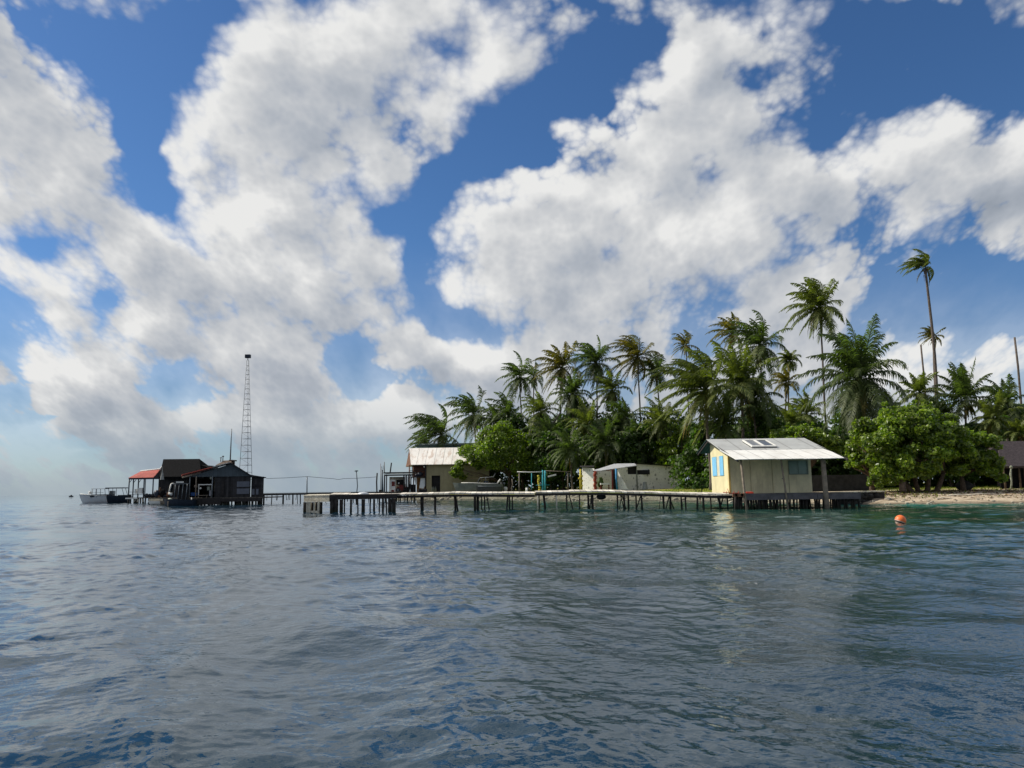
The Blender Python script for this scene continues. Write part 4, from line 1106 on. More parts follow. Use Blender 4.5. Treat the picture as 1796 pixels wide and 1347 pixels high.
    for (u, v, r_, lab, m_) in ((328.5, 855.5, .13, 'small white float hung beside the dark cabin boat', 'white'), (341, 853, .22, 'grey round drum lid hung in the workshop porch', 'gwood'), (349.5, 856.5, .15, 'white float on the porch shelf under the rail', 'white'), (368, 838.5, .2, 'pale buoy hanging under the workshop gable', 'hullgrey')):
        tag(MB().ball((X(u, Yc), Yc + .35, Z(u, v, Yc)), r_, 10).build('net_float', M[m_]), lab, 'float')
    k = MB().tube([(X(340.5, Yc), Y - .9, 1.05), (X(342, Yc), Y - .9, -.2)], .07, 6); tag(k.build('fender_post', M['white']), 'short white fender post leaning on the edge below the workshop porch', 'post')
    k = MB().tube([(X(320.5, Yc), Yc - .35, z(320, 838)), (X(335, Yc), Yc - .1, z(335, 833.5))], .11, 6); k.box(X(334, Yc), X(336, Yc), Yc - .25, Yc - .02, z(335, 834.5), z(335, 832.6))
    tag(k.build('rolled_awning', M['gwood']), 'grey rolled awning under the left eave of the workshop', 'awning')
    for i, (u, dx_, m_) in enumerate(((274, .5, 'white'), (281, .7, 'pile_pale'), (288, .3, 'gwood'))):
        Yq = Yh - 1.6
        mb = MB(); hull(mb, 1.1 + dx_, .55, .28, (X(u, Yq), Yq, 0.22), yaw=R(8 * i - 5), n=9, m=7)
        tag(mb.build('dinghy', M[m_]), ['small white dinghy below the concrete skirt of the thatched hall', 'middle pale dinghy tied below the thatched hall', 'grey brown dinghy next to the dark cabin boat bow'][i], 'dinghy', 'dinghies tied below the hall')
    # ---- motor boat with canopy, farther left
    Yv = 146.0
    b = thing('canopy_boat', 'white motor boat with a long canopy moored left of the red shed', 'boat', (X(187, Yv), Yv, 0))
    c0 = (X(188, Yv), Yv, 0)
    mb = MB(); tr = hull(mb, 7.9, 2.7, 1.30, c0, yaw=R(10), rise=.75, sheer=.30, part=(0, .56)); mb.build('hull', M['gel'], b)
    mb = MB(); hull(mb, 7.9, 2.7, 1.30, c0, yaw=R(10), rise=.75, sheer=.30, part=(.56, 1)); mb.build('aft_hull', M['navy'], b, 'stern half of the hull with its shade painted in navy')  # shade over the stern half is put into the hull colour
    MB().tube([tr(-4.6, 0, 1.78), tr(-3.4, -.85, 1.62), tr(-1.5, -1.33, 1.45), tr(.4, -1.36, 1.38)], .06, 6).build('gunwale', M['white'], b)
    mb = MB(); mb.box(*[0] * 6) if False else None
    def lb(x0_, x1_, y0_, y1_, z0_, z1_, m_, nm):
        a = [tr(x0_, y0_, z0_), tr(x1_, y0_, z0_), tr(x1_, y1_, z0_), tr(x0_, y1_, z0_), tr(x0_, y0_, z1_), tr(x1_, y0_, z1_), tr(x1_, y1_, z1_), tr(x0_, y1_, z1_)]
        return MB().hexa(a).build(nm, m_, b)
    lb(-2.6, 1.1, -1.0, 1.0, 1.15, 1.62, M['navy'], 'seat_row')
    lb(.6, 1.3, -.6, .6, 1.62, 2.25, M['glassd'], 'console')
    lb(2.2, 3.7, -.9, .9, .9, 1.45, M['navy'], 'engine_cover')
    lb(-2.4, 0.0, -1.15, 1.15, 2.62, 2.70, M['white'], 'front_canopy')
    lb(0.02, 3.3, -1.2, 1.2, 2.68, 2.86, M['navy'], 'canopy')
    for (xx, tilt) in ((-2.3, 0), (-1.5, 0), (-.1, .2), (1.3, 0), (2.9, .5)):
        for s_ in (-1, 1): MB().tube([tr(xx + tilt, 1.05 * s_, 1.1), tr(xx, 1.05 * s_, 2.66)], .045, 5).build('canopy_post', M['steel'], b)
    MB().tube([tr(-2.9, -1.0, 1.5), tr(-2.3, -1.05, 1.95), tr(-.3, -1.1, 1.95)], .03, 5).build('rail', M['steel'], b)
    ob = MB(); ob.ball(tr(-3.0, 0, 1.95), .34, 10, (.8, .8, .9)); ob.build('lamp_box', M['white'], b)
    MB().tube([tr(-2.7, .3, 1.3), tr(-2.6, .3, 3.0)], .03, 5).build('mast', M['white'], b)
    en = MB().ball(tr(4.1, 0, 1.0), .42, 10, (.7, .6, 1.3)); en.build('outboard', M['black'], b)
    # ---- tiny distant boat
    Yd = 620.0
    d = thing('distant_boat', 'tiny dark boat far away on the horizon left of the canopy boat', 'boat', (X(125.5, Yd), Yd, 0))
    mb = MB(); hull(mb, 3.2, 1.3, .7, (X(125.5, Yd), Yd, 0)); mb.build('hull', M['navy'], d)
    MB().ball((X(125.5, Yd), Yd, 1.1), .6, 8, (1.4, .6, .8)).build('cabin', M['navy'], d)

def build_rear_pier():
    p = thing('footbridge', 'dark narrow footbridge on thin posts between the workshop and the shore', 'footbridge', (X(560, 108), 108, 1.3))
    A = P(459, 865.3, 107); B = P(560, 863.6, 108.5); C = P(662, 862.3, 110.5); Dp = P(700, 862.5, 112)
    pts = [A, B, C, Dp]
    d = MB(); e = MB()
    for a, b in zip(pts[:-1], pts[1:]):
        a = a.copy(); b = b.copy()
        n = 8
        for k in range(n):
            q, w = a.lerp(b, k / n), a.lerp(b, (k + 1) / n - .004)
            d.slab(q, w, w + Vector((0, 1.6, 0)), q + Vector((0, 1.6, 0)), .08)
        o = Vector((0, .05, -.09))
        e.slab(a + o, b + o, b + o + Vector((0, .15, 0)), a + o + Vector((0, .15, 0)), .20)
    d.build('deck', M['deck_dark'], p); e.build('beam', M['beam'], p)
    rg = random.Random(9)
    for (u, w) in ((461.5, 3), (467, .8), (475.7, 1.6), (483, 1), (486, 1), (495.5, 3), (500.5, 1), (505, 1), (507, 1), (512.5, 2.4), (519, 1), (521, 1.2), (525.5, 2), (533, 1.2), (544, 1), (556, 2), (571, 1.2), (586, 2), (600, 1.4), (618, 2), (634, 1.3), (649, 2), (664, 1.3), (676, 2), (688, 2), (699, 2)):
        t = (u - 459) / 241
        q = A.lerp(Dp, t)
        le = rg.uniform(-.1, .1)
        dp = -.6 if w >= 1.2 else .45
        MB().tube([(X(u, q.y), q.y + .4, q.z - .25), (X(u, q.y) + le, q.y + .4, dp)], w * .04, 6).build('post', M['pile'], p)
    # poles and wire
    pl = MB().tube([P(538.4, 866, 108.4), P(538.6, 836, 108.4)], .075, 7)
    tag(pl.build('cable_pole', M['steel']), 'straight cable pole standing mid way along the dark footbridge', 'pole', 'poles beside the footbridge')
    pl = MB().tube([P(661.2, 866, 110), P(660.6, 845, 110), P(661.6, 829.5, 110)], .10, 7)
    tag(pl.build('wooden_pole', M['pile']), 'crooked dark wooden pole left of the shore pergola', 'pole', 'poles beside the footbridge')
    t = thing('street_lamp', 'thin lamp post with a small flat head on the footbridge', 'lamp post', tuple(P(625.8, 864, 109.5)))
    MB().tube([P(625.6, 866, 109.5), P(627, 852, 109.5), P(626, 838, 109.5), P(624.9, 826.5, 109.5)], .07, 7).build('pole', M['steel'], t)
    MB().ball(P(625, 826, 109.5), .2, 10, (1.5, 1, .45)).build('lamp_head', M['navy'], t)
    w = MB()
    pts = [P(467, 839.3, 104), P(500, 838.2, 106), P(538.5, 835.8, 108.4), P(566, 838.2, 108.7), P(585, 839.6, 109), P(593, 841.2, 109), P(603, 839.4, 109.2), P(625, 838.8, 109.5), P(645, 837.6, 109.8), P(661, 836.4, 110)]
    w.tube(pts, .028, 5); tag(w.build('power_cable', M['rope']), 'thin sagging cable strung from the workshop lean-to over the footbridge poles', 'cable')

# ------------------------------------------------------------------ shore buildings
def build_shore():
    # ---- long house with a bright white roof
    Y = 126.0
    def x(u, Y=Y): return X(u, Y)
    def z(u, v, Y=Y): return Z(u, v, Y)
    h = thing('shore_house', 'long house with a blazing white iron roof and an upper balcony behind the leafy tree', 'house', (x(780), Y + 4, 1.1))
    g0 = 1.05
    ze = z(760, 814.8); zr = Z(760, 785.5, Y + 4)
    x0 = x(722); x1 = x(862)
    Xr = X(717.5, Y + 4)
    r = MB(); 
    r.slab((x0, Y - 1.0, ze), (x1, Y - 1.0, ze), (x1, Y + 4, zr), (Xr, Y + 4, zr), .08)
    r.build('roof', M['roof_rusty'], h)
    r = MB().slab((x1, Y + 9, ze), (X(711.5, Y + 8.8), Y + 9, ze), (Xr, Y + 4.01, zr), (x1, Y + 4.01, zr), .08); r.build('roof', M['roof_rusty'], h)
    r = MB(); xe = X(711.5, Y + 8.8); r.add([(x0, Y - .8, ze - .05), (Xr + .1, Y + 4, zr - .05), (xe, Y + 8.8, ze - .05), (x0 + .1, Y - .8, ze - .05), (Xr + .2, Y + 4, zr - .05), (xe + .1, Y + 8.8, ze - .05)], [(0, 1, 2), (5, 4, 3), (0, 3, 4, 1), (1, 4, 5, 2), (2, 5, 3, 0)])
    r.build('gable', M['brown'], h)
    w = MB()
    xa, xb = x(748), x(858)
    d0, d1 = x(757), x(772)
    zd = z(765, 834)
    w.box(xa, d0, Y, Y + .2, g0, ze + .25); w.box(d1, xb, Y, Y + .2, g0, ze + .25); w.box(d0, d1, Y, Y + .2, zd, ze + .25)
    w.build('front_wall', M['olive'], h)
    w = MB().box(x(720), xb, Y + 8, Y + 8.2, g0, ze); w.box(x(720), x(720) + .2, Y + 2, Y + 8, g0 + 2.6, ze); w.box(xb - .2, xb, Y + .2, Y + 8, g0, ze); w.box(xa, xa + .15, Y + .2, Y + 8, g0, ze); w.build('wall', M['brown'], h)
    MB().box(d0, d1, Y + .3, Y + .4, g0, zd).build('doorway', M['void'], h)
    # balcony at the left end
    zf = z(730, 836)
    MB().box(x(717), xa, Y - .6, Y + 2, zf - .15, zf).build('balcony_floor', M['beam'], h)
    b = MB().box(x(725), x(747), Y + .9, Y + 1.0, zf, ze); b.build('balcony_wall', mat('reddish_wood', (0.11, 0.05, 0.035), .9, .4, 2), h)
    for u in (718.5, 726, 747): MB().tube([(x(u), Y - .5, g0 - .3), (x(u), Y - .5, ze)], .10, 6).build('post', M['brown'] if u != 747 else M['beam'], h)
    ra = MB().tube([(x(718), Y - .55, zf + .95), (x(747), Y - .55, zf + .95)], .05, 5)
    ra.build('balcony_rail', M['beam'], h)
    for (u, v, r_, lab) in ((737, 830, .38, 'dark bundle on the balcony of the shore house'), (731, 832.5, .25, 'small dark sack left of the bundle on the balcony')):
        tag(MB().ball((x(u), Y, zf + r_), r_, 10, (1.2, .8, 1), random.Random(int(u)), .15).build('bundle', M['navy']), lab, 'bundle')
    tag(MB().ball((x(744.5), Y - .5, z(744, 819)), .13, 8).build('wall_lamp', M['white']), 'small white lamp at the right corner of the balcony', 'lamp')
    # sheets hung under the balcony
    for (pts, lab) in ((((735.5, 856), (738, 838.5), (746.5, 838.5), (746, 851), (743, 857)), 'larger pale blue sheet hung under the balcony of the shore house'), (((729, 850), (726.5, 838.5), (731.2, 838.5), (731.5, 850)), 'smaller pale sheet hung left of the large one under the balcony')):
        k = MB(); n = len(pts)
        a = [(x(u), Y - .2 + .05 * (i % 2), z(u, v)) for i, (u, v) in enumerate(pts)]; b_ = [(p[0], p[1] + .03, p[2]) for p in a]
        k.add(a + b_, [tuple(range(n))[::-1], tuple(range(n, 2 * n))] + [(i, (i + 1) % n, n + (i + 1) % n, n + i) for i in range(n)])
        tag(k.build('sheet', M['cloth']), lab, 'sheet', 'sheets under the balcony')
    # three gas bottles by the door
    for i, u in enumerate((757.8, 761, 764.2)):
        k = MB().lathe((x(u, Y - 1.4), Y - 1.4, 1.12), [(.01, 0), (.11, .02), (.115, .65), (.07, .82), (.03, .9), (.03, 1.0), (.01, 1.0)], 10)
        tag(k.build('gas_bottle', M['hullgrey']), ['left', 'middle', 'right'][i] + ' one of three pale gas bottles by the dark doorway', 'gas bottle', 'gas bottles by the doorway')
    # ---- house with a dark green roof behind
    Yg = 138.0
    h = thing('green_roofed_house', 'house with a dark green roof seen just above the white roof', 'house', (X(780, Yg), Yg + 3, 1.2))
    r = MB()
    a0 = X(724, Yg); zt = Z(760, 778.5, Yg + 3.5); zb_ = Z(760, 791.5, Yg)
    r.slab((X(737, Yg), Yg, zb_ - .2), (X(880, Yg), Yg, zb_ - .2), (X(880, Yg), Yg + 3.5, zt - .3), (X(725, Yg), Yg + 3.5, zt - .3), .1)
    r.slab((X(880, Yg), Yg + 3.52, zt - .3), (X(725, Yg), Yg + 3.52, zt - .3), (X(737, Yg) - .5, Yg + 7, zb_), (X(880, Yg), Yg + 7, zb_), -.1)
    r.build('roof', M['roof_green'], h)
    MB().tube([(X(723.5, Yg), Yg + 3.5, zt - .15), (X(880, Yg), Yg + 3.5, zt - .15)], .22, 8).build('ridge_cap', mat('grey_green_ridge', (0.10, 0.14, 0.14), .6, .15, 2), h)
    w = MB().box(X(742, Yg), X(875, Yg), Yg + .3, Yg + 6.5, 1.3, zb_ - .3); w.box(X(742, Yg) + 1, X(742, Yg) + 3, Yg + .25, Yg + .29, 2.5, 4); w.build('wall', M['olive'], h)
    # ---- boat shed on the waterline: flat roof on posts
    Yp = 116.0
    def x(u, Y=Yp): return X(u, Y)
    def z(u, v, Y=Yp): return Z(u, v, Y)
    h = thing('boat_shed', 'flat roofed open shed on dark posts at the shore end of the footbridge', 'shed', (x(700), Yp + 2, 1.1))
    fl = 1.28
    r = MB().box(x(673), x(726), Yp - .3, Yp + 3, z(700, 830.2), z(700, 828)); r.build('roof', M['beam'], h)
    MB().box(x(684), x(724), Yp - .42, Yp - .31, z(700, 831.2), z(700, 829.9)).build('fascia', M['concrete'], h)
    MB().box(x(674), x(726), Yp - .2, Yp - .05, z(700, 834.5), z(700, 832.0)).build('beam', M['beam'], h)
    rg = random.Random(12)
    for (u, w_) in ((671, 2.2), (674.5, 2.6), (678, 2.2), (709, 2.5), (713.5, 2.5), (717, 2), (721, 2.4), (725.5, 2)):
        MB().tube([(x(u), Yp - .15, .6), (x(u) + rg.uniform(-.06, .06), Yp - .15, z(u, 832))], w_ * .04, 6).build('post', M['beam'], h)
    for (u, a, b) in ((711.3, 835, 849), (715.5, 836, 854), (720, 836, 849)):
        MB().box(x(u) - .06, x(u) + .06, Yp - .32, Yp - .22, z(u, b), z(u, a)).build('hanging_slat', M['white'], h)
    MB().box(x(664), x(730), Yp - .4, Yp + 4, fl - .15, fl).build('floor', M['deck_dark'], h)
    for u in (666, 672, 677, 684, 690, 697, 703, 710, 716, 722, 727): MB().tube([(x(u), Yp - .3, fl - .15), (x(u) + rg.uniform(-.15, .15), Yp - .3, -.5)], rg.uniform(.07, .13), 6).build('stilt', M['pile'], h)
    bw = MB().box(x(680), x(709), Yp + 1.5, Yp + 1.6, fl, z(700, 836)); bw.build('back_wall', M['concrete'], h)
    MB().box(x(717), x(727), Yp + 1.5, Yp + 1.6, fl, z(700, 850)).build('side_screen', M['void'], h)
    MB().slab((x(706), Yp - .1, z(706, 866)), (x(718), Yp - .1, z(718, 866)), (x(722), Yp + .3, z(722, 836)), (x(715), Yp + .3, z(715, 850)), .06).build('side_net', M['beam'], h)
    # white fridge with a dark glass door, red tractor, tin things
    Yq = Yp + .5
    def q(u, v): return X(u, Yq), Z(u, v, Yq)
    k = thing('fridge', 'white cabinet with two dark doors at the left inside the boat shed', 'fridge', (X(688.5, Yq), Yq, fl))
    MB().box(X(684, Yq), X(693.5, Yq), Yq, Yq + .6, fl, Z(690, 841, Yq)).build('body', M['white'], k)
    MB().box(X(687, Yq), X(692.6, Yq), Yq - .04, Yq - .003, Z(690, 852.5, Yq), Z(690, 844.5, Yq)).build('door', M['maroon'], k)
    MB().box(X(686.5, Yq), X(691.5, Yq), Yq - .04, Yq - .003, fl + .03, Z(690, 859.3, Yq)).build('door', M['maroon'], k)
    k = thing('old_tractor', 'dull red old tractor parked in the boat shed', 'tractor', (X(704, Yq), Yq, fl))
    b = MB().box(X(696, Yq), X(715, Yq), Yq, Yq + 1.1, fl + .25, Z(704, 853.5, Yq)); b.box(X(700, Yq), X(708, Yq), Yq + .1, Yq + 1.0, Z(704, 853.5, Yq), Z(704, 850.5, Yq)); b.build('body', M['maroon'], k)
    MB().box(X(698.5, Yq), X(703, Yq), Yq - .05, Yq - .002, Z(700, 861.5, Yq), Z(700, 859, Yq)).build('number_plate', M['hullgrey'], k)
    MB().ball((X(699.5, Yq), Yq - .02, Z(699, 847.5, Yq)), .12, 8).build('headlight', M['white'], k)
    for u in (698, 711):
        tt = MB().tube([(X(u, Yq), Yq - .12, fl + .34), (X(u, Yq), Yq + .15, fl + .34)], .34, 14); tt = tt.build('wheel', M['black'], k)
        MB().tube([(X(u, Yq), Yq - .14, fl + .34), (X(u, Yq), Yq - .11, fl + .34)], .14, 10).build('rim', M['steel'], tt)
    MB().box(X(694.5, Yq), X(708, Yq), Yq + .5, Yq + .62, Z(700, 850.5, Yq), Z(700, 841.5, Yq)).build('cab', M['void'], k)
    # thin poles and dry canes standing around the shed
    rgb = random.Random(6)
    for i, (u, va, vb, w_, lab) in enumerate(((667.3, 864, 813, .05, 'thinnest leftmost cane beside the boat shed'), (669.2, 864, 818, .06, 'second thin cane from the left beside the boat shed'), (670.5, 862, 824, .09, 'dark middle cane beside the boat shed'), (674.3, 830, 810, .07, 'pale cane rising over the left end of the shed roof'), (672.2, 864, 816, .05, 'grey cane just right of the dark one by the shed'))):
        j = rgb.uniform(-1, 1)
        tag(MB().tube([P(u, va, Yp - .4), P(u + j, (va + vb) / 2, Yp - .4), P(u + j * .3, vb, Yp - .4)], [w_, w_, w_ * .6], 5).build('cane', M['gwood'] if i in (0, 3) else M['steel']), lab, 'cane', 'canes beside the boat shed')
    tag(MB().tube([P(684.3, 829, Yp - .2), P(686.6, 811.5, Yp - .2)], .10, 6).build('leaning_pole', M['pile']), 'thick dark pole leaning up from the boat shed roof', 'pole')
    tag(MB().box(x(664.5), x(669.5), Yp, Yp + .6, fl, fl + .42).build('crate', M['beam']), 'dark crate at the left edge of the boat shed floor', 'crate')
    # man-high dark shapes by the landing: barrow and baskets
    for i, (u, r_) in enumerate(((737, .34), (742, .30), (746.5, .26))):
        tag(MB().lathe((x(u, Yp - 1), Yp - 1, 1.2), [(.01, 0), (r_ * .8, .02), (r_, .5), (r_ * .9, .52), (r_ * .7, .08)], 12).build('basket', M['beam']), ['largest dark basket under the hung sheets', 'middle dark basket under the hung sheets', 'smallest dark basket near the balcony post'][i], 'basket', 'baskets under the balcony')
    # ---- boat on a trailer
    Yt = 119.0
    def tx(u): return X(u, Yt)
    def tz(u, v): return Z(u, v, Yt)
    t = thing('trailer_boat', 'faded grey green speedboat standing on a trailer under the leafy tree', 'boat', (tx(840), Yt, 1.1))
    L_ = (884 - 803) / 1350 * Yt
    cz = tz(840, 859.5) - .05
    mb = MB(); tr = hull(mb, L_, 2.3, 1.0, (tx(843), Yt, cz - .1), yaw=R(-9), rise=.7, sheer=.35)
    mb.build('hull', M['hullgrey'], t)
    dk = MB(); dk.slab(tr(-2.6, -.75, 1.2), tr(-.6, -1.0, 1.22), tr(-.6, 1.0, 1.22), tr(-2.6, .75, 1.2), .06); dk.build('foredeck', mat('pale_deck', (0.45, 0.46, 0.40), .6, .2, 2), t)
    MB().tube([tr(-3.0, -.1, 1.3), tr(-1.5, -.95, 1.28), tr(1.2, -1.12, 1.12), tr(2.8, -1.05, 1.1)], .05, 5).build('gunwale', M['white'], t)
    ws = MB().slab(tr(-.5, -.9, 1.25), tr(-.5, .9, 1.25), tr(-.1, .8, 1.75), tr(-.1, -.8, 1.75), .04); ws.build('windscreen', M['glassd'], t)
    fr = MB().tube([tr(-.3, -.95, 1.2), tr(.1, -.95, 2.0), tr(2.2, -.95, 2.1), tr(2.5, -.95, 2.6)], .035, 5); fr.tube([tr(1.0, -.95, 1.1), tr(1.0, -.95, 2.05)], .03, 5); fr.build('frame', M['steel'], t)
    MB().box(*(lambda a, b: (min(a.x, b.x), max(a.x, b.x), a.y - .5, a.y + .5, a.z, a.z + .5))(tr(.5, 0, 1.0), tr(1.2, 0, 1.0))).build('seat', M['navy'], t)
    fr = MB().bar(tr(-4.0, 0, .12), tr(2.4, 0, .12), .12); fr.bar(tr(-3.3, 0, .12), tr(-3.6, 0, -.55), .09); fr.bar(tr(-3.3, -.05, .7), tr(-4.1, -.05, -.5), .07); fr.build('trailer_frame', M['steel'], t)
    for s_ in (-1, 1):
        wl = MB().tube([tr(1.0, 1.15 * s_ - .12, -.12), tr(1.0, 1.15 * s_ + .12, -.12)], .33, 14).build('wheel', M['black'], t)
        MB().tube([tr(1.0, 1.15 * s_ - .14, -.12), tr(1.0, 1.15 * s_ + .14, -.12)], .14, 10).build('rim', M['steel'], wl)
    e = MB().ball(tr(3.35, 0, .9), .42, 10, (.8, .7, 1.0)); e.tube([tr(3.4, 0, .8), tr(3.5, 0, -.1)], .10, 6); e.build('outboard', M['black'], t)
    tag(MB().tube([tr(2.8, -1.0, 1.1), tr(3.3, -1.1, 1.75)], .12, 6).build('white_tube', M['white']), 'short white tube leaning on the stern of the trailer boat', 'tube')
    tag(MB().ball((tx(886.5), Yt, 1.15 + .36), .34, 12, (1, .8, 1.2), random.Random(2), .08).build('white_sack', M['white']), 'white sack lying behind the stern of the trailer boat', 'sack')
    # dark second boat alongside, lower and behind
    t = thing('dark_skiff', 'dark low skiff lying beside the trailer boat, its stern towards the white sack', 'skiff', (tx(862), Yt - 1.6, 1.1))
    mb = MB(); tr = hull(mb, 3.6, 1.3, .75, (X(860, Yt - 1.8), Yt - 1.8, 1.18), yaw=R(-4)); mb.build('hull', mat('dark_grey_hull', (0.055, 0.06, 0.058), .6, .25, 2), t)
    MB().tube([tr(-1.8, -.3, .85), tr(-.8, -.66, .80), tr(1.7, -.62, .76)], .04, 5).build('gunwale', M['steel'], t)
    # ---- frame with turquoise posts
    Yf = 108.0
    def f(u, v): return P(u, v, Yf)
    t = thing('goal_frame', 'open timber frame with bright turquoise posts on the shore between tree and hut', 'frame', tuple(f(953, 864)))
    gz = 1.0
    def fp(u, v, w_, m_, nm='post', dy=0): MB().tube([(X(u, Yf), Yf + dy, gz), (f(u, v).x + rgb.uniform(-.05, .05), Yf + dy, f(u, v).z)], w_, 7).build(nm, M[m_], t)
    fp(910.5, 828, .085, 'gwood'); fp(951.8, 824.5, .11, 'turq'); fp(956, 825, .12, 'turq', dy=.3); fp(996, 829, .085, 'gwood'); fp(933, 829, .06, 'turq', dy=3)
    MB().tube([f(907, 827.6), f(930, 828.2), f(953, 827.4)], .075, 6).build('beam', M['white'], t)
    MB().tube([f(957, 825.6), f(980, 826.8), f(1000, 827)], .06, 6).build('beam', M['gwood'], t)
    MB().tube([f(940, 851), f(964, 850.5)], .035, 6).build('cross_bar', M['turq'], t)
    MB().slab(f(960.5, 834.5), f(961, 837), f(976, 833.5), f(975, 831), .05).build('loose_board', M['white'], t)
    pl = MB()
    pc = P(946, 862, Yf + .8)
    for i in range(9): pl.ball((pc.x + rgb.uniform(-.12, .12), pc.y, 1.1 + i * .27), .16, 8, (1.1, 1, 1), rgb, .2)
    tag(pl.build('float_column', M['ypost']), 'column of yellow floats stacked behind the turquoise posts', 'floats')
    tag(MB().tube([P(898.5, 864, Yf), P(897, 856, Yf), P(899, 850, Yf), P(898, 840, Yf)], .07, 6).build('bent_stick', M['gwood']), 'bent grey stick standing left of the timber frame', 'stick')
    for (u, hh, r_, m_, lab) in ((924, .68, .17, 'white', 'short white stump under the left beam of the timber frame'), (931, .5, .15, 'beam', 'dark stump right of the white stump under the frame')):
        c = P(u, 864, Yf - .6)
        tag(MB().lathe((c.x, c.y, 1.0), [(.01, 0), (r_, 0), (r_ * .9, hh), (.01, hh)], 12).build('stump', M[m_]), lab, 'stump')
    # rubbish fender: white table top on the rear landing
    c0, c1 = P(939, 861.6, 70), P(980, 861.4, 70)
    k = MB().box(c0.x, c1.x, 70, 71, c0.z - .07, c0.z)
    for xx in (c0.x + .2, c1.x - .2): k.tube([(xx, 70.4, -.8), (xx, 70.4, c0.z - .07)], .07, 6)
    tag(k.build('landing_table', M['deck']), 'pale landing plank on two legs behind the raised middle of the pier', 'landing')
    # ---- spotted hut
    Yh = 104.0
    def x(u, Y=Yh): return X(u, Y)
    def z(u, v, Y=Yh): return Z(u, v, Y)
    h = thing('spotted_hut', 'low whitewashed hut with dark spots and a slanted grey porch roof', 'hut', (x(1105), Yh + 2, 1.1))
    gl = 1.0
    # main block facing the water, turned slightly: left end nearer
    A = Vector((x(1117), Yh, gl)); B = Vector((X(1187, Yh + 2.5), Yh + 2.5, gl))
    D = Vector((0.33 * 4.5, 4.5, 0))
    zt0, zt1 = z(1117, 813.8), Z(1187, 818.2, Yh + 2.5)
    mb = MB()
    def wall(p, q_, za, zb2, za0=gl - .2, zb0=gl - .2, th=.15, mbx=None):
        (mbx or mb).hexa([(p.x, p.y, za0), (q_.x, q_.y, zb0), (q_.x, q_.y + th, zb0), (p.x, p.y + th, za0), (p.x, p.y, za), (q_.x, q_.y, zb2), (q_.x, q_.y + th, zb2), (p.x, p.y + th, za)])
    lerp = lambda t: A.lerp(B, t)
    zw = lambda t: zt0 + (zt1 - zt0) * t
    tw = (1139.5 - 1117) / 70
    wt, wb_ = z(1125, 824.3), z(1125, 832.2)
    wall(lerp(.015), lerp(tw), zw(0), zw(tw), wt, wt); wall(lerp(.015), lerp(tw), wb_, wb_); wall(lerp(tw), lerp(1), zw(tw), zw(1))
    wall(A + D, B + D, zw(0), zw(1))
    mb.hexa([(B.x - .15, B.y, gl - .2), (B.x, B.y, gl - .2), (B.x + D.x, B.y + D.y, gl - .2), (B.x + D.x - .15, B.y + D.y, gl - .2), (B.x - .15, B.y, zt1), (B.x, B.y, zt1), (B.x + D.x, B.y + D.y, zt1), (B.x + D.x - .15, B.y + D.y, zt1)])
    mb.build('wall', M['spot'], h)
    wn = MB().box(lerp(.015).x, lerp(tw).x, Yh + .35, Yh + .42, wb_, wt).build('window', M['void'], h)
    MB().box(lerp(0).x - .02, lerp(.02).x + .03, Yh - .05, Yh - .004, gl, wt).build('door_post', M['hullgrey'], h)
    r = MB().slab((A.x - .2, A.y - .25, zt0 + .12), (B.x + .3, B.y - .25, zt1 + .12), (B.x + D.x + .3, B.y + D.y + .3, zt1 + .22), (A.x + D.x - .3, A.y + D.y + .3, zt0 + .22), .10); r.build('roof', M['beam'], h)
    # left wall panels from 1084 to 1117, receding right
    C1 = Vector((x(1083, Yh - 3), Yh - 3.0, gl)); 
    mb = MB(); 
    zc = Z(1083, 822, Yh - 3)
    wl = z(1102, 820.5); w2 = z(1102, 832)
    e1 = Vector((x(1102, Yh - 1.3), Yh - 1.3, gl))
    wall(C1, e1, zc, z(1102, 818, Yh - 1.3), mbx=mb); wall(e1, A, w2, w2, mbx=mb)
    mb.build('porch_wall', M['spot'], h)
    MB().hexa([(e1.x, e1.y + .2, w2), (A.x, A.y + .2, w2), (A.x, A.y + .3, w2), (e1.x, e1.y + .3, w2), (e1.x, e1.y + .2, wl), (A.x, A.y + .2, zt0 - .3), (A.x, A.y + .3, zt0 - .3), (e1.x, e1.y + .3, wl)]).build('window', M['void'], h)
    tri = MB()  # leaning panel added to stand in for a triangle of sunlight on the wall
    a, b, c = P(1083.5, 825.5, Yh - 3.4), P(1084.5, 859, Yh - 3.6), P(1101.5, 858, Yh - 4.4)
    o = Vector((0.04, .12, 0)); tri.add([a, b, c, a + o, b + o, c + o], [(0, 1, 2), (5, 4, 3), (0, 3, 4, 1), (1, 4, 5, 2), (2, 5, 3, 0)])
    tri.build('sun_patch_panel', M['spot'], h, 'triangular panel added in the shape of the sun patch on the wall')
    # back left wall, sunlit
    Yb = Yh + 1.0
    MB().hexa([(x(1022, Yb), Yb, gl), (x(1041, Yb + .2), Yb - 1.5, gl), (x(1041, Yb + .2), Yb - 1.35, gl), (x(1022, Yb), Yb + .15, gl), (x(1022, Yb), Yb, z(1022, 819, Yb)), (x(1041, Yb + .2), Yb - 1.5, z(1041, 822, Yb)), (x(1041, Yb + .2), Yb - 1.35, z(1041, 822, Yb)), (x(1022, Yb), Yb + .15, z(1022, 819, Yb))]).build('side_wall', M['spot'], h)
    MB().box(x(1041, Yb), x(1076, Yb), Yb + 1.5, Yb + 1.65, gl, z(1060, 822, Yb)).build('back_wall', M['spot'], h)
    MB().slab(P(1017, 818.5, Yh - .2), P(1042, 818.2, Yh - .2), P(1042, 816.6, Yh + 2.5), P(1017, 816.9, Yh + 2.5), .12).build('slab_roof', M['beam'], h)
    pr = MB()
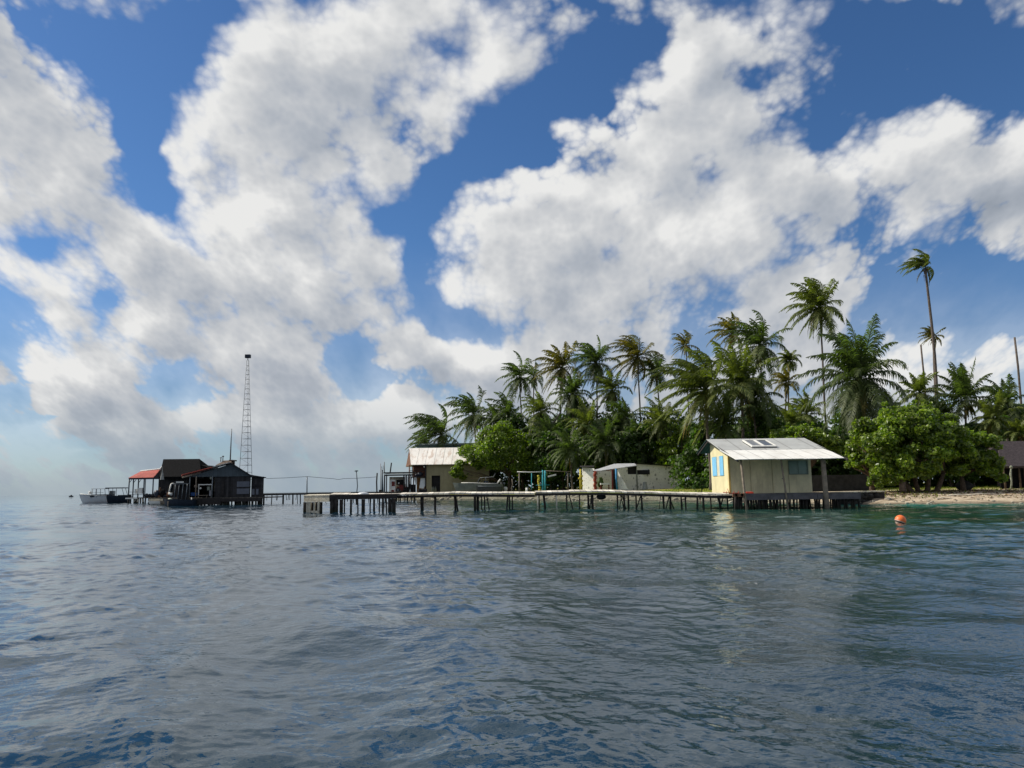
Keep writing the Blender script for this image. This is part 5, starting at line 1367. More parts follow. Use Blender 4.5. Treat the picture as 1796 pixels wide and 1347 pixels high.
    # slanted porch roof: low at the front left, high at the back right
    pa, pb, pc_, pd = P(1039, 825.5, Yh - 3.5), P(1056, 824.8, Yh - 4.2), P(1116.5, 816.2, Yh - .4), P(1115, 812.6, Yh + 1.5)
    pe = P(1078, 813.2, Yh + 1.5)
    v_ = [pa, pb, pc_, pd, pe]; lo_ = [p - Vector((0, 0, .1)) for p in v_]
    pr.add(v_ + lo_, [(0, 1, 2, 3, 4), (9, 8, 7, 6, 5)] + [(i, 5 + i, 5 + (i + 1) % 5, (i + 1) % 5) for i in range(5)])
    pr.build('porch_roof', M['hutgrey'], h)
    MB().bar(P(1040, 827, Yh - 3.7), P(1083, 823.3, Yh - 3.7), .13).build('porch_beam', M['brown'], h)
    # posts
    Yq = Yh - 3.9
    k = MB()
    for i in range(13):
        c = P(1043.7, 858 - i * 2.45, Yq)
        k.ball((c.x + .06 * math.sin(i * 1.7), c.y, c.z), .24, 10, (1, 1, .5))
    k.build('red_pillar', mat('brick_red_paint', (0.30, 0.055, 0.03), .8, .3, 2), h, 'red pillar of stacked discs')
    MB().bar(P(1074.5, 862, Yq), P(1074, 824, Yq), .20).build('porch_post', M['maroon'], h)
    MB().bar(P(1079, 862, Yq + .3), P(1078.5, 823, Yq + .3), .20).build('porch_post', M['void'], h)
    MB().tube([P(1083, 862, Yq - .3), P(1081, 843, Yq - .3), P(1080.5, 822, Yq - .3)], .13, 8).build('porch_post', M['bluepost'], h, 'blue porch post')
    MB().tube([P(1018.5, 863, Yq), P(1018, 823, Yq)], .13, 8).build('yellow_post', M['ypost'], h)
    for i in range(7):
        c = P(1018.3 + (2.5 if i % 2 else -2.2), 856 - i * 4.2, Yq - .05)
        if i in (1, 3, 4, 5): tag(MB().ball(c, .15, 8).build('yellow_float', M['ypost']), {1: 'lowest yellow float tied to the yellow post of the spotted hut', 3: 'second lowest yellow float on the yellow hut post', 4: 'third yellow float from the ground on the yellow hut post', 5: 'topmost yellow float on the yellow hut post'}[i], 'float', 'floats on the yellow post')
    t = thing('table', 'white topped table with red legs in the porch of the spotted hut', 'table', tuple(P(1061, 860, Yq + .6)))
    a, b = P(1053.5, 847.2, Yq + .3), P(1069, 847.2, Yq + .3)
    MB().box(a.x, b.x, a.y, a.y + .7, a.z - .22, a.z).build('table_top', M['white'], t)
    for xx in (a.x + .06, b.x - .06):
        for yy in (a.y + .06, a.y + .64): MB().bar((xx, yy, 1.0), (xx, yy, a.z - .22), .07).build('leg', M['maroon'], t)
    t = thing('potted_plant', 'dark leafy plant in the porch behind the white topped table', 'plant', tuple(P(1053, 858, Yq + 1.4)))
    c = P(1053, 846, Yq + 1.4)
    MB().lathe((c.x, c.y, 1.0), [(.01, 0), (.18, .02), (.22, .6), (.01, .6)], 10).build('pot', M['brown'], t)
    MB().ball((c.x, c.y, c.z), .5, 12, (.8, .7, 1.3), random.Random(5), .35).build('foliage', M['leafd'], t)
    t = P(1131.5, 857, Yh - 1.6)
    k = MB().lathe((t.x, t.y, gl - .05), [(.01, 0), (.38, 0), (.36, .35), (.27, 1.0), (.24, 1.18), (.27, 1.25), (.01, 1.28)], 16)
    tag(k.build('water_butt', mat('grey_metal_butt', (0.30, 0.32, 0.31), .6, .15, 3)), 'grey tapering water butt standing on the grass before the hut', 'water butt')
    # ---- sea wall right of the house deck
    w = thing('sea_wall', 'dark rubble sea wall with a pale concrete cap right of the stilt house', 'sea wall', (X(1520, 61), 61, 0))
    s1 = P(1494, 862.6, 60.5); s2 = P(1549, 861.0, 62.5)
    MB().slab((s1.x - 1.2, s1.y - .3, s1.z + .02), (s2.x, s2.y - .3, s2.z + .02), (s2.x, s2.y + 1.2, s2.z + .02), (s1.x - 1.2, s1.y + 1.2, s1.z), .09).build('cap', M['concrete'], w)
    k = MB(); rg = random.Random(17)
    for i in range(95):
        t_ = rg.random(); b = s1.lerp(s2, t_)
        hmax = b.z - .15
        z_ = -0.3 + (hmax + .3) * rg.random()
        k.ball((b.x - .8 + rg.uniform(0, .9), b.y + rg.uniform(-.1, .3) - (hmax - z_) * .12, z_), rg.uniform(.16, .32), 8, (1.2, .8, .75), rg, .15)
    k.add([(s1.x - 1.2, s1.y + .2, -.6), (s2.x + .2, s2.y + .2, -.6), (s2.x + .2, s2.y + .2, s2.z - .1), (s1.x - 1.2, s1.y + .2, s1.z - .1)], [(0, 1, 2, 3)])
    o = k.build('rubble', M['dstone'], w)
    # ---- dark garden wall behind the porch
    a, b = P(1418, 833.5, 74), P(1534, 832.0, 77)
    k = MB(); k.hexa([(a.x, a.y, .9), (b.x, b.y, .9), (b.x, b.y + .3, .9), (a.x, a.y + .3, .9), (a.x, a.y, a.z), (b.x, b.y, b.z), (b.x, b.y + .3, b.z), (a.x, a.y + .3, a.z)])
    tag(k.build('garden_wall', M['dstone']), 'dark garden wall in shade between the stilt house porch and the round tree', 'wall')
    # ---- thatched hut at the right edge
    Yr = 73.0
    def x(u, Y=Yr): return X(u, Y)
    def z(u, v, Y=Yr): return Z(u, v, Y)
    h = thing('thatched_hut', 'dark thatched hut at the right edge behind the beach', 'hut', (x(1790), Yr + 2, 1.1))
    r = MB()
    xa, xb = x(1752), x(1752) + 8
    r.slab((xa, Yr - .6, z(1760, 818)), (xb, Yr - .6, z(1760, 818)), (xb - .6, Yr + 2.4, Z(1760, 774, Yr + 2.4)), (X(1759, Yr + 2.4), Yr + 2.4, Z(1760, 774, Yr + 2.4)), .25)
    r.slab((X(1759, Yr + 2.4), Yr + 2.4, Z(1760, 774, Yr + 2.4)), (xb - .6, Yr + 2.4, Z(1760, 774, Yr + 2.4)), (xb, Yr + 5.4, z(1760, 818)), (xa, Yr + 5.4, z(1760, 818)), .25)
    r.build('roof', mat('purple_brown_thatch', (0.062, 0.05, 0.055), .95, .35, 6, bump=.8), h)
    MB().add([(xa + .3, Yr - .3, z(1760, 818)), (X(1760, Yr + 2.4), Yr + 2.4, Z(1760, 776, Yr + 2.4)), (xa + .3, Yr + 5.1, z(1760, 818))], [(0, 1, 2)]).build('gable', M['thatch'], h)
    MB().box(xa + .6, xb - .5, Yr + .6, Yr + .75, .9, z(1760, 817)).build('wall', M['thatch'], h)
    for u in (1764, 1791, 1800): MB().tube([(x(u), Yr, .9), (x(u), Yr, z(u, 818))], .09, 7).build('post', M['bark'], h)
    k = MB().tube([P(1773, 860, Yr - 1), P(1774.5, 845, Yr - 1), P(1772.5, 832, Yr - 1), P(1773.5, 820, Yr - 1)], [.10, .08, .10, .06], 7)
    k.ball(P(1773.5, 819.5, Yr - 1), .16, 8)
    tag(k.build('carved_post', mat('mottled_pale_wood', (0.16, 0.17, 0.11), .9, .5, 9, col2=(0.40, 0.42, 0.33))), 'pale mottled post standing before the thatched hut', 'post')
    # ---- buoy
    b = thing('mooring_buoy', 'orange and white mooring buoy floating off the beach', 'buoy', (X(1575, 32.0), 32.0, .05))
    c = Vector((X(1575, 31.8), 31.8, .115))
    def cap(z0, z1, m_, nm, r_=.215, lab=None):
        prof = []
        for i in range(9):
            a = z0 + (z1 - z0) * i / 8
            prof.append((r_ * math.cos(a), r_ * math.sin(a)))
        tilt = Matrix.Rotation(R(24), 3, 'Y')
        k = MB().lathe((0, 0, 0), prof, 24)
        k.v = [tuple(tilt @ Vector(v) + c) for v in k.v]
        k.build(nm, m_, b)
    cap(-math.pi / 2, -0.20, mat('buoy_white', (.56, .42, .34), .7, .3, 9), 'lower_shell'); cap(-0.20, math.pi / 2 - .02, M['orange'], 'upper_shell')
    cap(-.62, -.38, M['black'], 'waterline_band', .219)
    MB().tube([c + Vector((.085, 0, .19)), c + Vector((.10, 0, .24))], .02, 6).build('eye', M['black'], b)

# ------------------------------------------------------------------ palms
def frond_arrays(rs, base, phi, elev, L, wind, droop, K, lw, ll):
    """one coconut frond: (V, quads). phi azimuth, elev start elevation"""
    n = 11
    p = np.array(base, float); pts = [p.copy()]
    d = np.array([math.cos(phi) * math.cos(elev), math.sin(phi) * math.cos(elev), math.sin(elev)])
    st = L / (n - 1)
    for i in range(n - 1):
        t = i / (n - 1)
        d = d + np.array([wind[0], wind[1], -droop * (0.35 + 1.3 * t)]) * (0.14 + 0.16 * t)
        d /= np.linalg.norm(d)
        p = p + d * st; pts.append(p.copy())
    pts = np.array(pts)
    seg = np.gradient(pts, axis=0); seg /= np.linalg.norm(seg, axis=1)[:, None]
    up = np.array([0, 0, 1.0])
    side = np.cross(seg, up); nrm = np.linalg.norm(side, axis=1)
    bad = nrm < 0.15
    side[bad] = np.array([-math.sin(phi), math.cos(phi), 0]); nrm[bad] = 1
    side /= nrm[:, None]
    V = []; F = []
    # rachis: thin three sided strip
    w = 0.045 * (1 - np.linspace(0, 1, n) * 0.8) * (L / 4.0)
    nr = np.cross(side, seg)
    ring = np.stack([pts + side * w[:, None], pts - side * w[:, None], pts - nr * w[:, None] * 1.2], 1).reshape(-1, 3)
    V.append(ring)
    i = np.arange(n - 1)[:, None] * 3
    for a, b in ((0, 1), (1, 2), (2, 0)):
        F.append(np.concatenate([i + a, i + b, i + 3 + b, i + 3 + a], 1))
    off = len(ring)
    # leaflets
    t = np.linspace(0.10, 0.995, K)
    fi = t * (n - 1); i0 = np.minimum(fi.astype(int), n - 2); fr = (fi - i0)[:, None]
    P0 = pts[i0] * (1 - fr) + pts[i0 + 1] * fr
    T = seg[i0] * (1 - fr) + seg[i0 + 1] * fr
    S = side[i0] * (1 - fr) + side[i0 + 1] * fr
    prof = np.sin(np.clip(t * 0.93 + 0.10, 0, 1) * math.pi) ** 0.55 * (1 - 0.35 * t)
    for sg in (-1, 1):
        k = len(t)
        ln = (ll * L * prof * rs.uniform(0.8, 1.15, k))[:, None]
        D = S * sg * (0.95 - 0.35 * t)[:, None] + T * (0.45 + 0.5 * t)[:, None] + rs.normal(0, 0.09, (k, 3)) + np.array([wind[0] * 0.55, wind[1] * 0.55, 0.10])
        D /= np.linalg.norm(D, axis=1)[:, None]
        g = np.array([wind[0] * 0.35, wind[1] * 0.35, -1.0]) * rs.uniform(0.45, 1.35, k)[:, None]
        D2 = D + g * 0.9; D2 /= np.linalg.norm(D2, axis=1)[:, None]
        D3 = D2 + g * 1.1; D3 /= np.linalg.norm(D3, axis=1)[:, None]
        W_ = T * lw * rs.uniform(0.75, 1.25, k)[:, None]
        A = P0; B = A + D * ln * 0.38; C = B + D2 * ln * 0.34; E = C + D3 * ln * 0.28
        q = np.stack([A - W_ * .5, A + W_ * .5, B - W_ * .6, B + W_ * .6, C - W_ * .45, C + W_ * .45, E - W_ * .08, E + W_ * .08], 1).reshape(-1, 3)
        j = off + np.arange(k)[:, None] * 8
        V.append(q); off += len(q)
        for a in (0, 2, 4): F.append(np.concatenate([j + a, j + a + 1, j + a + 3, j + a + 2], 1))
    return np.concatenate(V), np.concatenate(F)

def join(parts):
    V = []; F = []; o = 0
    for v, f in parts:
        V.append(v); F.append(f + o); o += len(v)
    return np.concatenate(V), np.concatenate(F)

def palm(px, py, Y, rpx, label, name='coconut_palm', seed=0, nf=26, base_px=None, lean=0.0, wind=(-0.42, -0.05), m='palm', droop=0.85, hang=3, dead=2, top=80, low=-40, K=30, trunk_r=0.16, group=None, L=None, bend=0.0, nuts=True):
    """crown centre at photo pixel (px, py), depth Y; crown radius rpx photo pixels"""
    rs = np.random.RandomState(seed + 100)
    wind = (wind[0] * 1.35, wind[1])
    c = P(px, py, Y)
    L = L or rpx / F_PX * Y * 1.22
    bx = X(base_px, Y) if base_px is not None else c.x + lean
    gz = H(bx, Y)
    t = thing(name, label, 'palm tree', (bx, Y, gz), group)
    n = 12
    pts = []
    for i in range(n + 1):
        f = i / n
        x_ = bx + (c.x - bx) * (f ** 1.25) + bend * math.sin(f * math.pi)
        pts.append((x_ + 0.05 * math.sin(f * 9 + seed), Y + 0.12 * math.sin(f * 5 + seed), gz - 0.2 + (c.z - gz + 0.1) * f))
    rad = [trunk_r * (1.55 - 0.9 * min(1, f * 5)) if f < 0.12 else trunk_r * (1.0 - 0.42 * f) for f in [i / n for i in range(n + 1)]]
    MB().tube(pts, rad, 8).build('trunk', M['trunk'], t)
    parts = []; dp = []; hp = []
    tip = Vector(pts[-1])
    kk = K
    lw = 0.062 + L * 0.012 * (30 / kk)
    nf = int(nf * 1.25)
    for i in range(nf):
        f = (i + 0.5) / nf
        el = R(top + (low - top) * f ** 1.25 + rs.uniform(-9, 9))
        phi = i * 2.39996 + rs.uniform(-.25, .25) + seed
        # the wind folds the windward fronds over the crown
        l_ = L * rs.uniform(0.78, 1.12) * (0.8 if f < 0.08 else 1)
        v, q = frond_arrays(rs, (tip.x, tip.y, tip.z + 0.15), phi, el, l_, (wind[0] * rs.uniform(.6, 1.5), wind[1]), droop * (0.55 + 0.75 * f) * rs.uniform(.75, 1.3), kk, lw, 0.27)
        parts.append((v, q))
    v, q = join(parts)
    mesh_np('crown', v, q, M[m], t)
    for i in range(hang):
        phi = rs.uniform(0, 6.28)
        hp.append(frond_arrays(rs, tip, phi, R(-35), L * rs.uniform(.55, .85), (wind[0] * .5, 0), droop * 2.2, int(kk * .8), lw, 0.15))
    if hp:
        v, q = join(hp); mesh_np('old_fronds', v, q, M['palm3'], t, )
    for i in range(dead):
        phi = rs.uniform(0, 6.28)
        dp.append(frond_arrays(rs, tip, phi, R(-60), L * rs.uniform(.45, .7), (0, 0), 3.0, int(kk * .6), lw, 0.10))
    if dp:
        v, q = join(dp); mesh_np('dead_fronds', v, q, M['dry'], t)
    if nuts:
        k = MB()
        for i in range(7):
            a = rs.uniform(0, 6.28)
            k.ball((tip.x + .28 * math.cos(a), tip.y + .28 * math.sin(a), tip.z - rs.uniform(.05, .45)), .13, 8)
        k.build('coconuts', mat('green_brown_husk', (0.16, 0.13, 0.03), .7, .4, 3), t)
    return t

# ------------------------------------------------------------------ broad leaved trees
def leaves_on(rs, C, Rr, n, size, flat=0.75, out=0.75, cut=None):
    """n rhombic leaves round clump centres C (k,3) with radii Rr"""
    k = len(C)
    w = Rr ** 2; idx = rs.choice(k, n, p=w / w.sum())
    d = rs.normal(0, 1, (n, 3)); d /= np.linalg.norm(d, axis=1)[:, None]
    rad = Rr[idx] * rs.uniform(0.45, 1.0, n) ** 0.5 * rs.uniform(.85, 1.12, n)
    P_ = C[idx] + d * rad[:, None] * np.array([1, 1, flat])
    # leaf normal: outward mixed with random, a little to the light
    N_ = d * out * .6 + rs.normal(0, .6, (n, 3)) + np.array([-.15, -.1, .45]); N_ /= np.linalg.norm(N_, axis=1)[:, None]
    A = np.cross(N_, rs.normal(0, 1, (n, 3))); A /= np.linalg.norm(A, axis=1)[:, None]
    B = np.cross(N_, A)
    s = size * rs.uniform(.65, 1.35, n)[:, None]
    f = N_ * s * 0.13
    q = np.stack([P_ - A * s * .5, P_ - B * s * .36 + f, P_ + A * s * .55, P_ + B * s * .36 + f], 1)
    V = q.reshape(-1, 3)
    i = np.arange(n)[:, None] * 4
    # folded leaf: two triangles along the midrib
    F = np.concatenate([np.concatenate([i, i + 1, i + 2], 1), np.concatenate([i, i + 2, i + 3], 1)])
    return V, F

def broadleaf(px, py, Y, rx, ry, label, seed=0, n=16000, size=0.30, m='leaf', name='leafy_tree', base_px=None, dy=0.8, ncl=46, trunks=1, group=None, cl=0.26, limbs=9, flat_bottom=-0.55, trunk_r=0.22, cat='tree', holes=None):
    rs = np.random.RandomState(seed + 500)
    c = P(px, py, Y)
    Rx = rx / F_PX * Y; Rz = ry / F_PX * Y; Ry = Rx * dy
    bx = X(base_px, Y) if base_px is not None else c.x
    gz = H(bx, Y)
    t = thing(name, label, cat, (bx, Y, gz), group)
    # clumps: on and inside an uneven ellipsoid
    C = []; Rr = []
    while len(C) < ncl:
        d = rs.normal(0, 1, 3); d /= np.linalg.norm(d)
        if d[2] < flat_bottom: continue
        rr = rs.uniform(.55, 1.0) ** 0.6
        bump = 1 + 0.16 * math.sin(3.1 * d[0] + seed) + 0.12 * math.sin(5.3 * d[2] + 2 * d[0] + seed * 2)
        p = np.array([c.x + d[0] * Rx * rr * bump * .86, c.y + d[1] * Ry * rr * .86, c.z + d[2] * Rz * rr * bump * .86])
        C.append(p); Rr.append(rs.uniform(.7, 1.35) * cl * min(Rx, Rz * 1.3))
    C = np.array(C); Rr = np.array(Rr)
    # small outlying sprays
    ex = int(ncl * .9)
    j = rs.randint(0, ncl, ex); d = rs.normal(0, 1, (ex, 3)); d /= np.linalg.norm(d, axis=1)[:, None]; d[:, 2] = np.abs(d[:, 2]) * .9 - .1
    C2 = C[j] + d * (Rr[j] * rs.uniform(1.0, 1.7, ex))[:, None]; R2 = Rr[j] * rs.uniform(.22, .42, ex)
    V, F = leaves_on(rs, np.concatenate([C, C2]), np.concatenate([Rr, R2]), n, size)
    V[:, 2] = np.maximum(V[:, 2], gz + .05)
    mesh_np('crown', V, F, M[m], t)
    # trunk(s) and limbs
    k = MB()
    for ti in range(trunks):
        ox = (ti - (trunks - 1) / 2) * trunk_r * 3.2
        f0 = Vector((bx + ox, Y + rs.uniform(-.3, .3), gz - .2))
        f1 = Vector((bx + ox * 2.2 + rs.uniform(-.2, .2), Y, gz + (c.z - gz) * .45))
        k.tube([f0, (f0 + f1) / 2 + Vector((rs.uniform(-.12, .12), 0, 0)), f1], [trunk_r * 1.3, trunk_r, trunk_r * .75], 8)
        for b in range(limbs // trunks + 1):
            tgt = Vector(C[rs.randint(0, ncl)])
            mid = (f1 + tgt) / 2 + Vector((rs.uniform(-.2, .2), 0, rs.uniform(-.1, .4)))
            k.tube([f1, mid, tgt], [trunk_r * .55, trunk_r * .34, trunk_r * .12], 6)
    k.build('trunk', M['bark'], t)
    return t

def build_plants():
    # --- tall palms on the skyline, left to right
    T = 'coconut palm '
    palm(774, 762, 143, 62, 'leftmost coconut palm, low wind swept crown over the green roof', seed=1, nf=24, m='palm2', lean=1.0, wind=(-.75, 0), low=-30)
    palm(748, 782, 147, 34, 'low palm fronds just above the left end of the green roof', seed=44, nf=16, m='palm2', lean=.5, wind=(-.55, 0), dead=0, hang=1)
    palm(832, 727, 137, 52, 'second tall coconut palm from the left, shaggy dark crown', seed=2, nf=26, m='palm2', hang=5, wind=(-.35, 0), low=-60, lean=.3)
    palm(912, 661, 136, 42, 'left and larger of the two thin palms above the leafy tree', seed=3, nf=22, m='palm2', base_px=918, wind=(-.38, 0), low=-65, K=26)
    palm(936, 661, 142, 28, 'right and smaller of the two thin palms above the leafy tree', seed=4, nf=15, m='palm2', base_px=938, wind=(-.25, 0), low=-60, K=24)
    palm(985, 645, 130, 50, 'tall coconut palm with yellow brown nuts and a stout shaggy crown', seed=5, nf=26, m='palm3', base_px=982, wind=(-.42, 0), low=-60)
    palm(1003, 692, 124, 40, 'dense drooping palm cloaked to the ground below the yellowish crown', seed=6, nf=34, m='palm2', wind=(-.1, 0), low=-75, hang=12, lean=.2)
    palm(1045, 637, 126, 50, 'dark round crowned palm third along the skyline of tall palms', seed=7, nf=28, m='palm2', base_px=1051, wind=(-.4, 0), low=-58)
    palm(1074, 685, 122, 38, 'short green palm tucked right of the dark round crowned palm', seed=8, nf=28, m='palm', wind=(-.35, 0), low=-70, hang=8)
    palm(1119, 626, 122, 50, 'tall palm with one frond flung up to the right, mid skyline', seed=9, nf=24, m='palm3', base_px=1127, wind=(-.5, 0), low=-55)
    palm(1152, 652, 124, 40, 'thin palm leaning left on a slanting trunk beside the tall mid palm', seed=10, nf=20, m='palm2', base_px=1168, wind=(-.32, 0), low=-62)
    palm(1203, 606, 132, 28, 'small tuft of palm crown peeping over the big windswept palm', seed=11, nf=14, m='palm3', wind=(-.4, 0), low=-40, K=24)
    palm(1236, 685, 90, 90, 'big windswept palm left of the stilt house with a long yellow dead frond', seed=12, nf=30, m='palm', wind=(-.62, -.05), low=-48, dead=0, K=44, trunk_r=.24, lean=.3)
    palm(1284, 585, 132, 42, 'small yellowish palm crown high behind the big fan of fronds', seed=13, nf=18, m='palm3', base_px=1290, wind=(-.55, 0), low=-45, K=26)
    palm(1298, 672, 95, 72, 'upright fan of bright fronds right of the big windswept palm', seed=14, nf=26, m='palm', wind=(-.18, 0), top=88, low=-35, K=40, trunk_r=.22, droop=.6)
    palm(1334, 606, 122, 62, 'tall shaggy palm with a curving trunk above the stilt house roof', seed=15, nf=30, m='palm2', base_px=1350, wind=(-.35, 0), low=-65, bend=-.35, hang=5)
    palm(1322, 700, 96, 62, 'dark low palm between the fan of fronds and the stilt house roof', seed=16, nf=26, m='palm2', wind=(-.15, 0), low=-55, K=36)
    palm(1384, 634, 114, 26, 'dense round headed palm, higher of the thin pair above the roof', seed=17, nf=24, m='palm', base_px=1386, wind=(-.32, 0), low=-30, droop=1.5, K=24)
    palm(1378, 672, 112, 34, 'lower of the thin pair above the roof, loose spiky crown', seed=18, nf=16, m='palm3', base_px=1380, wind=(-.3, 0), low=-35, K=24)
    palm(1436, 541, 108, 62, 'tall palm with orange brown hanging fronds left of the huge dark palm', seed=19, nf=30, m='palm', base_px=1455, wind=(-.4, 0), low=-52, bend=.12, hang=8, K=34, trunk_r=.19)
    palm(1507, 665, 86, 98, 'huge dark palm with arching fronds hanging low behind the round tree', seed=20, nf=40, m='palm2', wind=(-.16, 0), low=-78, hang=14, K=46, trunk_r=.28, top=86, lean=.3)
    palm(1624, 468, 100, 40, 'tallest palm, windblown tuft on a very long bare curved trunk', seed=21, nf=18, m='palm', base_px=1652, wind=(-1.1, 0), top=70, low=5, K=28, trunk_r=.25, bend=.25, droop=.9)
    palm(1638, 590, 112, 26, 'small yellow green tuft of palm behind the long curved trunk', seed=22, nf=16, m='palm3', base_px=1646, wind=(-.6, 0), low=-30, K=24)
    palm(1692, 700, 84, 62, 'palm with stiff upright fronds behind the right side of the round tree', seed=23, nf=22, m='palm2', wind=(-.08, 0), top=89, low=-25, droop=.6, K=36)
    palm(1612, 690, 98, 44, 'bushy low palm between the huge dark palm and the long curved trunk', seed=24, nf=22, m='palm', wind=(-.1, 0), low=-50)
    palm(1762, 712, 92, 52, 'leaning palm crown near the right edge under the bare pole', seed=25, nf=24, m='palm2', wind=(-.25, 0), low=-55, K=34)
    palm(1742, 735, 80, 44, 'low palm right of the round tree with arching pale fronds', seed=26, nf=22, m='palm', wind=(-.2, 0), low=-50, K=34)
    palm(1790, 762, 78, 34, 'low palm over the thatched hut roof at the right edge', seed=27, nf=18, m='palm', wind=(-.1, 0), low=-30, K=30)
    # the long yellow dead frond and a fallen one
    rs = np.random.RandomState(77)
    pr = []
    for dx in (0, .25, .5):
        c = P(1232 + dx * 14, 688, 89)
        pr.append(frond_arrays(rs, c, R(185), R(-52), 6.2 - dx, (-.10, 0), .9, 34, .10, .085))
    v, q = join(pr)
    o = mesh_np('hanging_dead_fronds', v, q, M['dry'], bpy.data.objects['coconut_palm.012'] if False else None)
    big = [x for x in bpy.data.objects if x.get('label', '').startswith('big windswept')][0]
    o.parent = big; o.data.transform(Matrix.Translation(-Vector(big.location)))
    # bare trunks
    for (u, v0, v1, Y, lab) in ((1615, 700, 604.5, 112, 'short bare palm trunk without crown left of the long curved trunk'), (1779.5, 720, 591.5, 100, 'bare headless palm trunk standing at the right edge')):
        c = P(u, v1, Y); gz = H(c.x, Y)
        t = MB().tube([(c.x - .25, Y, gz - .2), (c.x - .1, Y, gz + (c.z - gz) * .4), (c.x + .05, Y, gz + (c.z - gz) * .8), tuple(c)], [.20, .15, .13, .12], 8)
        tag(t.build('dead_palm_trunk', M['trunk']), lab, 'palm trunk')
    # leaning trunk among the mid palms
    t = MB().tube([P(944, 772, 122), P(965, 750, 122), P(984, 722, 122)], [.17, .15, .11], 8)
    tag(t.build('fallen_palm', M['trunk']), 'pale leaning trunk slanting up right of the leafy tree', 'palm trunk')
    # --- palms of the middle storey
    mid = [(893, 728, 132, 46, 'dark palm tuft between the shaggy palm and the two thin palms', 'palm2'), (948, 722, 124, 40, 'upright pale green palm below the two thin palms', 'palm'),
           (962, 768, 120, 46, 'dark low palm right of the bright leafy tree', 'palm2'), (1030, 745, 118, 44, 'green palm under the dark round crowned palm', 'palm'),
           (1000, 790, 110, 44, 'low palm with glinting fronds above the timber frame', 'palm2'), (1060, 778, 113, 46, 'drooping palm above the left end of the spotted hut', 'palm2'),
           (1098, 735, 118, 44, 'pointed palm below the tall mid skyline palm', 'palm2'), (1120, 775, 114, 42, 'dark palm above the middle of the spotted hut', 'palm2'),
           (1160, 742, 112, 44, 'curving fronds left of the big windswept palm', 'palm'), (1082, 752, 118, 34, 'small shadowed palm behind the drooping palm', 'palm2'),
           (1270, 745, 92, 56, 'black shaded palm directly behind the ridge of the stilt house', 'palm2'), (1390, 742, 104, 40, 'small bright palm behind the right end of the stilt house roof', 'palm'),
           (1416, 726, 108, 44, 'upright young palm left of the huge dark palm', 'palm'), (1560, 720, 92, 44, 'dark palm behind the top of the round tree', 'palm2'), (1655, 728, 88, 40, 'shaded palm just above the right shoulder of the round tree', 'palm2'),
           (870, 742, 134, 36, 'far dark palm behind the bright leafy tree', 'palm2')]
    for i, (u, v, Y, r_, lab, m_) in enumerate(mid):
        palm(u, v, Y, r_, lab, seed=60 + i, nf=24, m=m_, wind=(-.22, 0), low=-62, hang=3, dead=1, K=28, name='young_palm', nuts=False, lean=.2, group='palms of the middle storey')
    # --- broad leaved trees
    broadleaf(873, 800, 123.5, 74, 54, 'bright yellow green leafy tree in front of the white roofed shore house', seed=1, n=17000, size=.36, m='leaf', base_px=893, ncl=110, cl=.17)
    broadleaf(822, 826, 123, 34, 20, 'low bough cluster of yellow green leaves over the trailer boat', seed=21, n=3200, size=.32, m='leaf', base_px=880, ncl=16, trunk_r=.10, name='leafy_shrub', cat='shrub')
    broadleaf(1194, 800, 112, 54, 56, 'deep green tree between the spotted hut and the stilt house', seed=2, n=13000, size=.32, m='leaf', ncl=90, cl=.18)
    broadleaf(1412, 782, 84, 66, 40, 'bright bush crown rising behind the right end of the stilt house roof', seed=3, n=13000, size=.32, m='leaf', ncl=90, cl=.18)
    broadleaf(1604, 789, 68.5, 98, 92, 'large round dark and bright green tree on the beach right of the stilt house', seed=4, n=34000, size=.30, m='leaf', base_px=1618, trunks=4, ncl=170, cl=.135, limbs=16, trunk_r=.20, flat_bottom=-.75)
    broadleaf(1708, 806, 69.5, 48, 58, 'rounded tree with lit leaves joined to the right side of the big round tree', seed=5, n=10000, size=.28, m='leaf', ncl=80, cl=.17, base_px=1690)
    broadleaf(1518, 802, 71, 36, 46, 'leafy left flank tree beside the dark garden wall', seed=6, n=7500, size=.28, m='leaf', ncl=60, cl=.18, base_px=1530)
    broadleaf(1532, 846, 66.5, 14, 16, 'small low shrub at the end of the sea wall', seed=7, n=900, size=.22, m='leaf', ncl=14, trunk_r=.06, name='leafy_shrub', cat='shrub')
    broadleaf(1228, 850, 70, 18, 12, 'sprawling low shrub on the grass left of the stilt house', seed=8, n=420, size=.26, m='leafd', ncl=12, trunk_r=.05, name='leafy_shrub', cat='shrub', limbs=6)
    # dark trees that close the wood behind
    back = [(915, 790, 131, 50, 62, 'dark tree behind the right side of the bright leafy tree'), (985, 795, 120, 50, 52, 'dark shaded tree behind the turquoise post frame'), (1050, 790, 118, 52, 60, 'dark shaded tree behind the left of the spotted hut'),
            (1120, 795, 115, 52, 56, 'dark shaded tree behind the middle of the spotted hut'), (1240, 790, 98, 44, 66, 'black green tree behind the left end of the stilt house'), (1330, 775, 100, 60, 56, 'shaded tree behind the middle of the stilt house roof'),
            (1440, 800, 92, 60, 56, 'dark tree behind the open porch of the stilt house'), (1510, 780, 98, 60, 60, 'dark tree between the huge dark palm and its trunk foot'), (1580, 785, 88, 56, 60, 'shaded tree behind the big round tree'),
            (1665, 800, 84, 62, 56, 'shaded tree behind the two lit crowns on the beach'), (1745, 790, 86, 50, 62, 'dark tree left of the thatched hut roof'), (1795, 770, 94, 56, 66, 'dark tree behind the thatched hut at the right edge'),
            (1020, 760, 130, 80, 50, 'far dark tree below the yellowish tall palm'), (1170, 770, 126, 80, 50, 'far dark tree below the leaning thin palm'), (940, 775, 132, 60, 46, 'far dark tree below the two thin palms'), (1380, 775, 118, 70, 48, 'far dark tree below the thin pair of palms')]
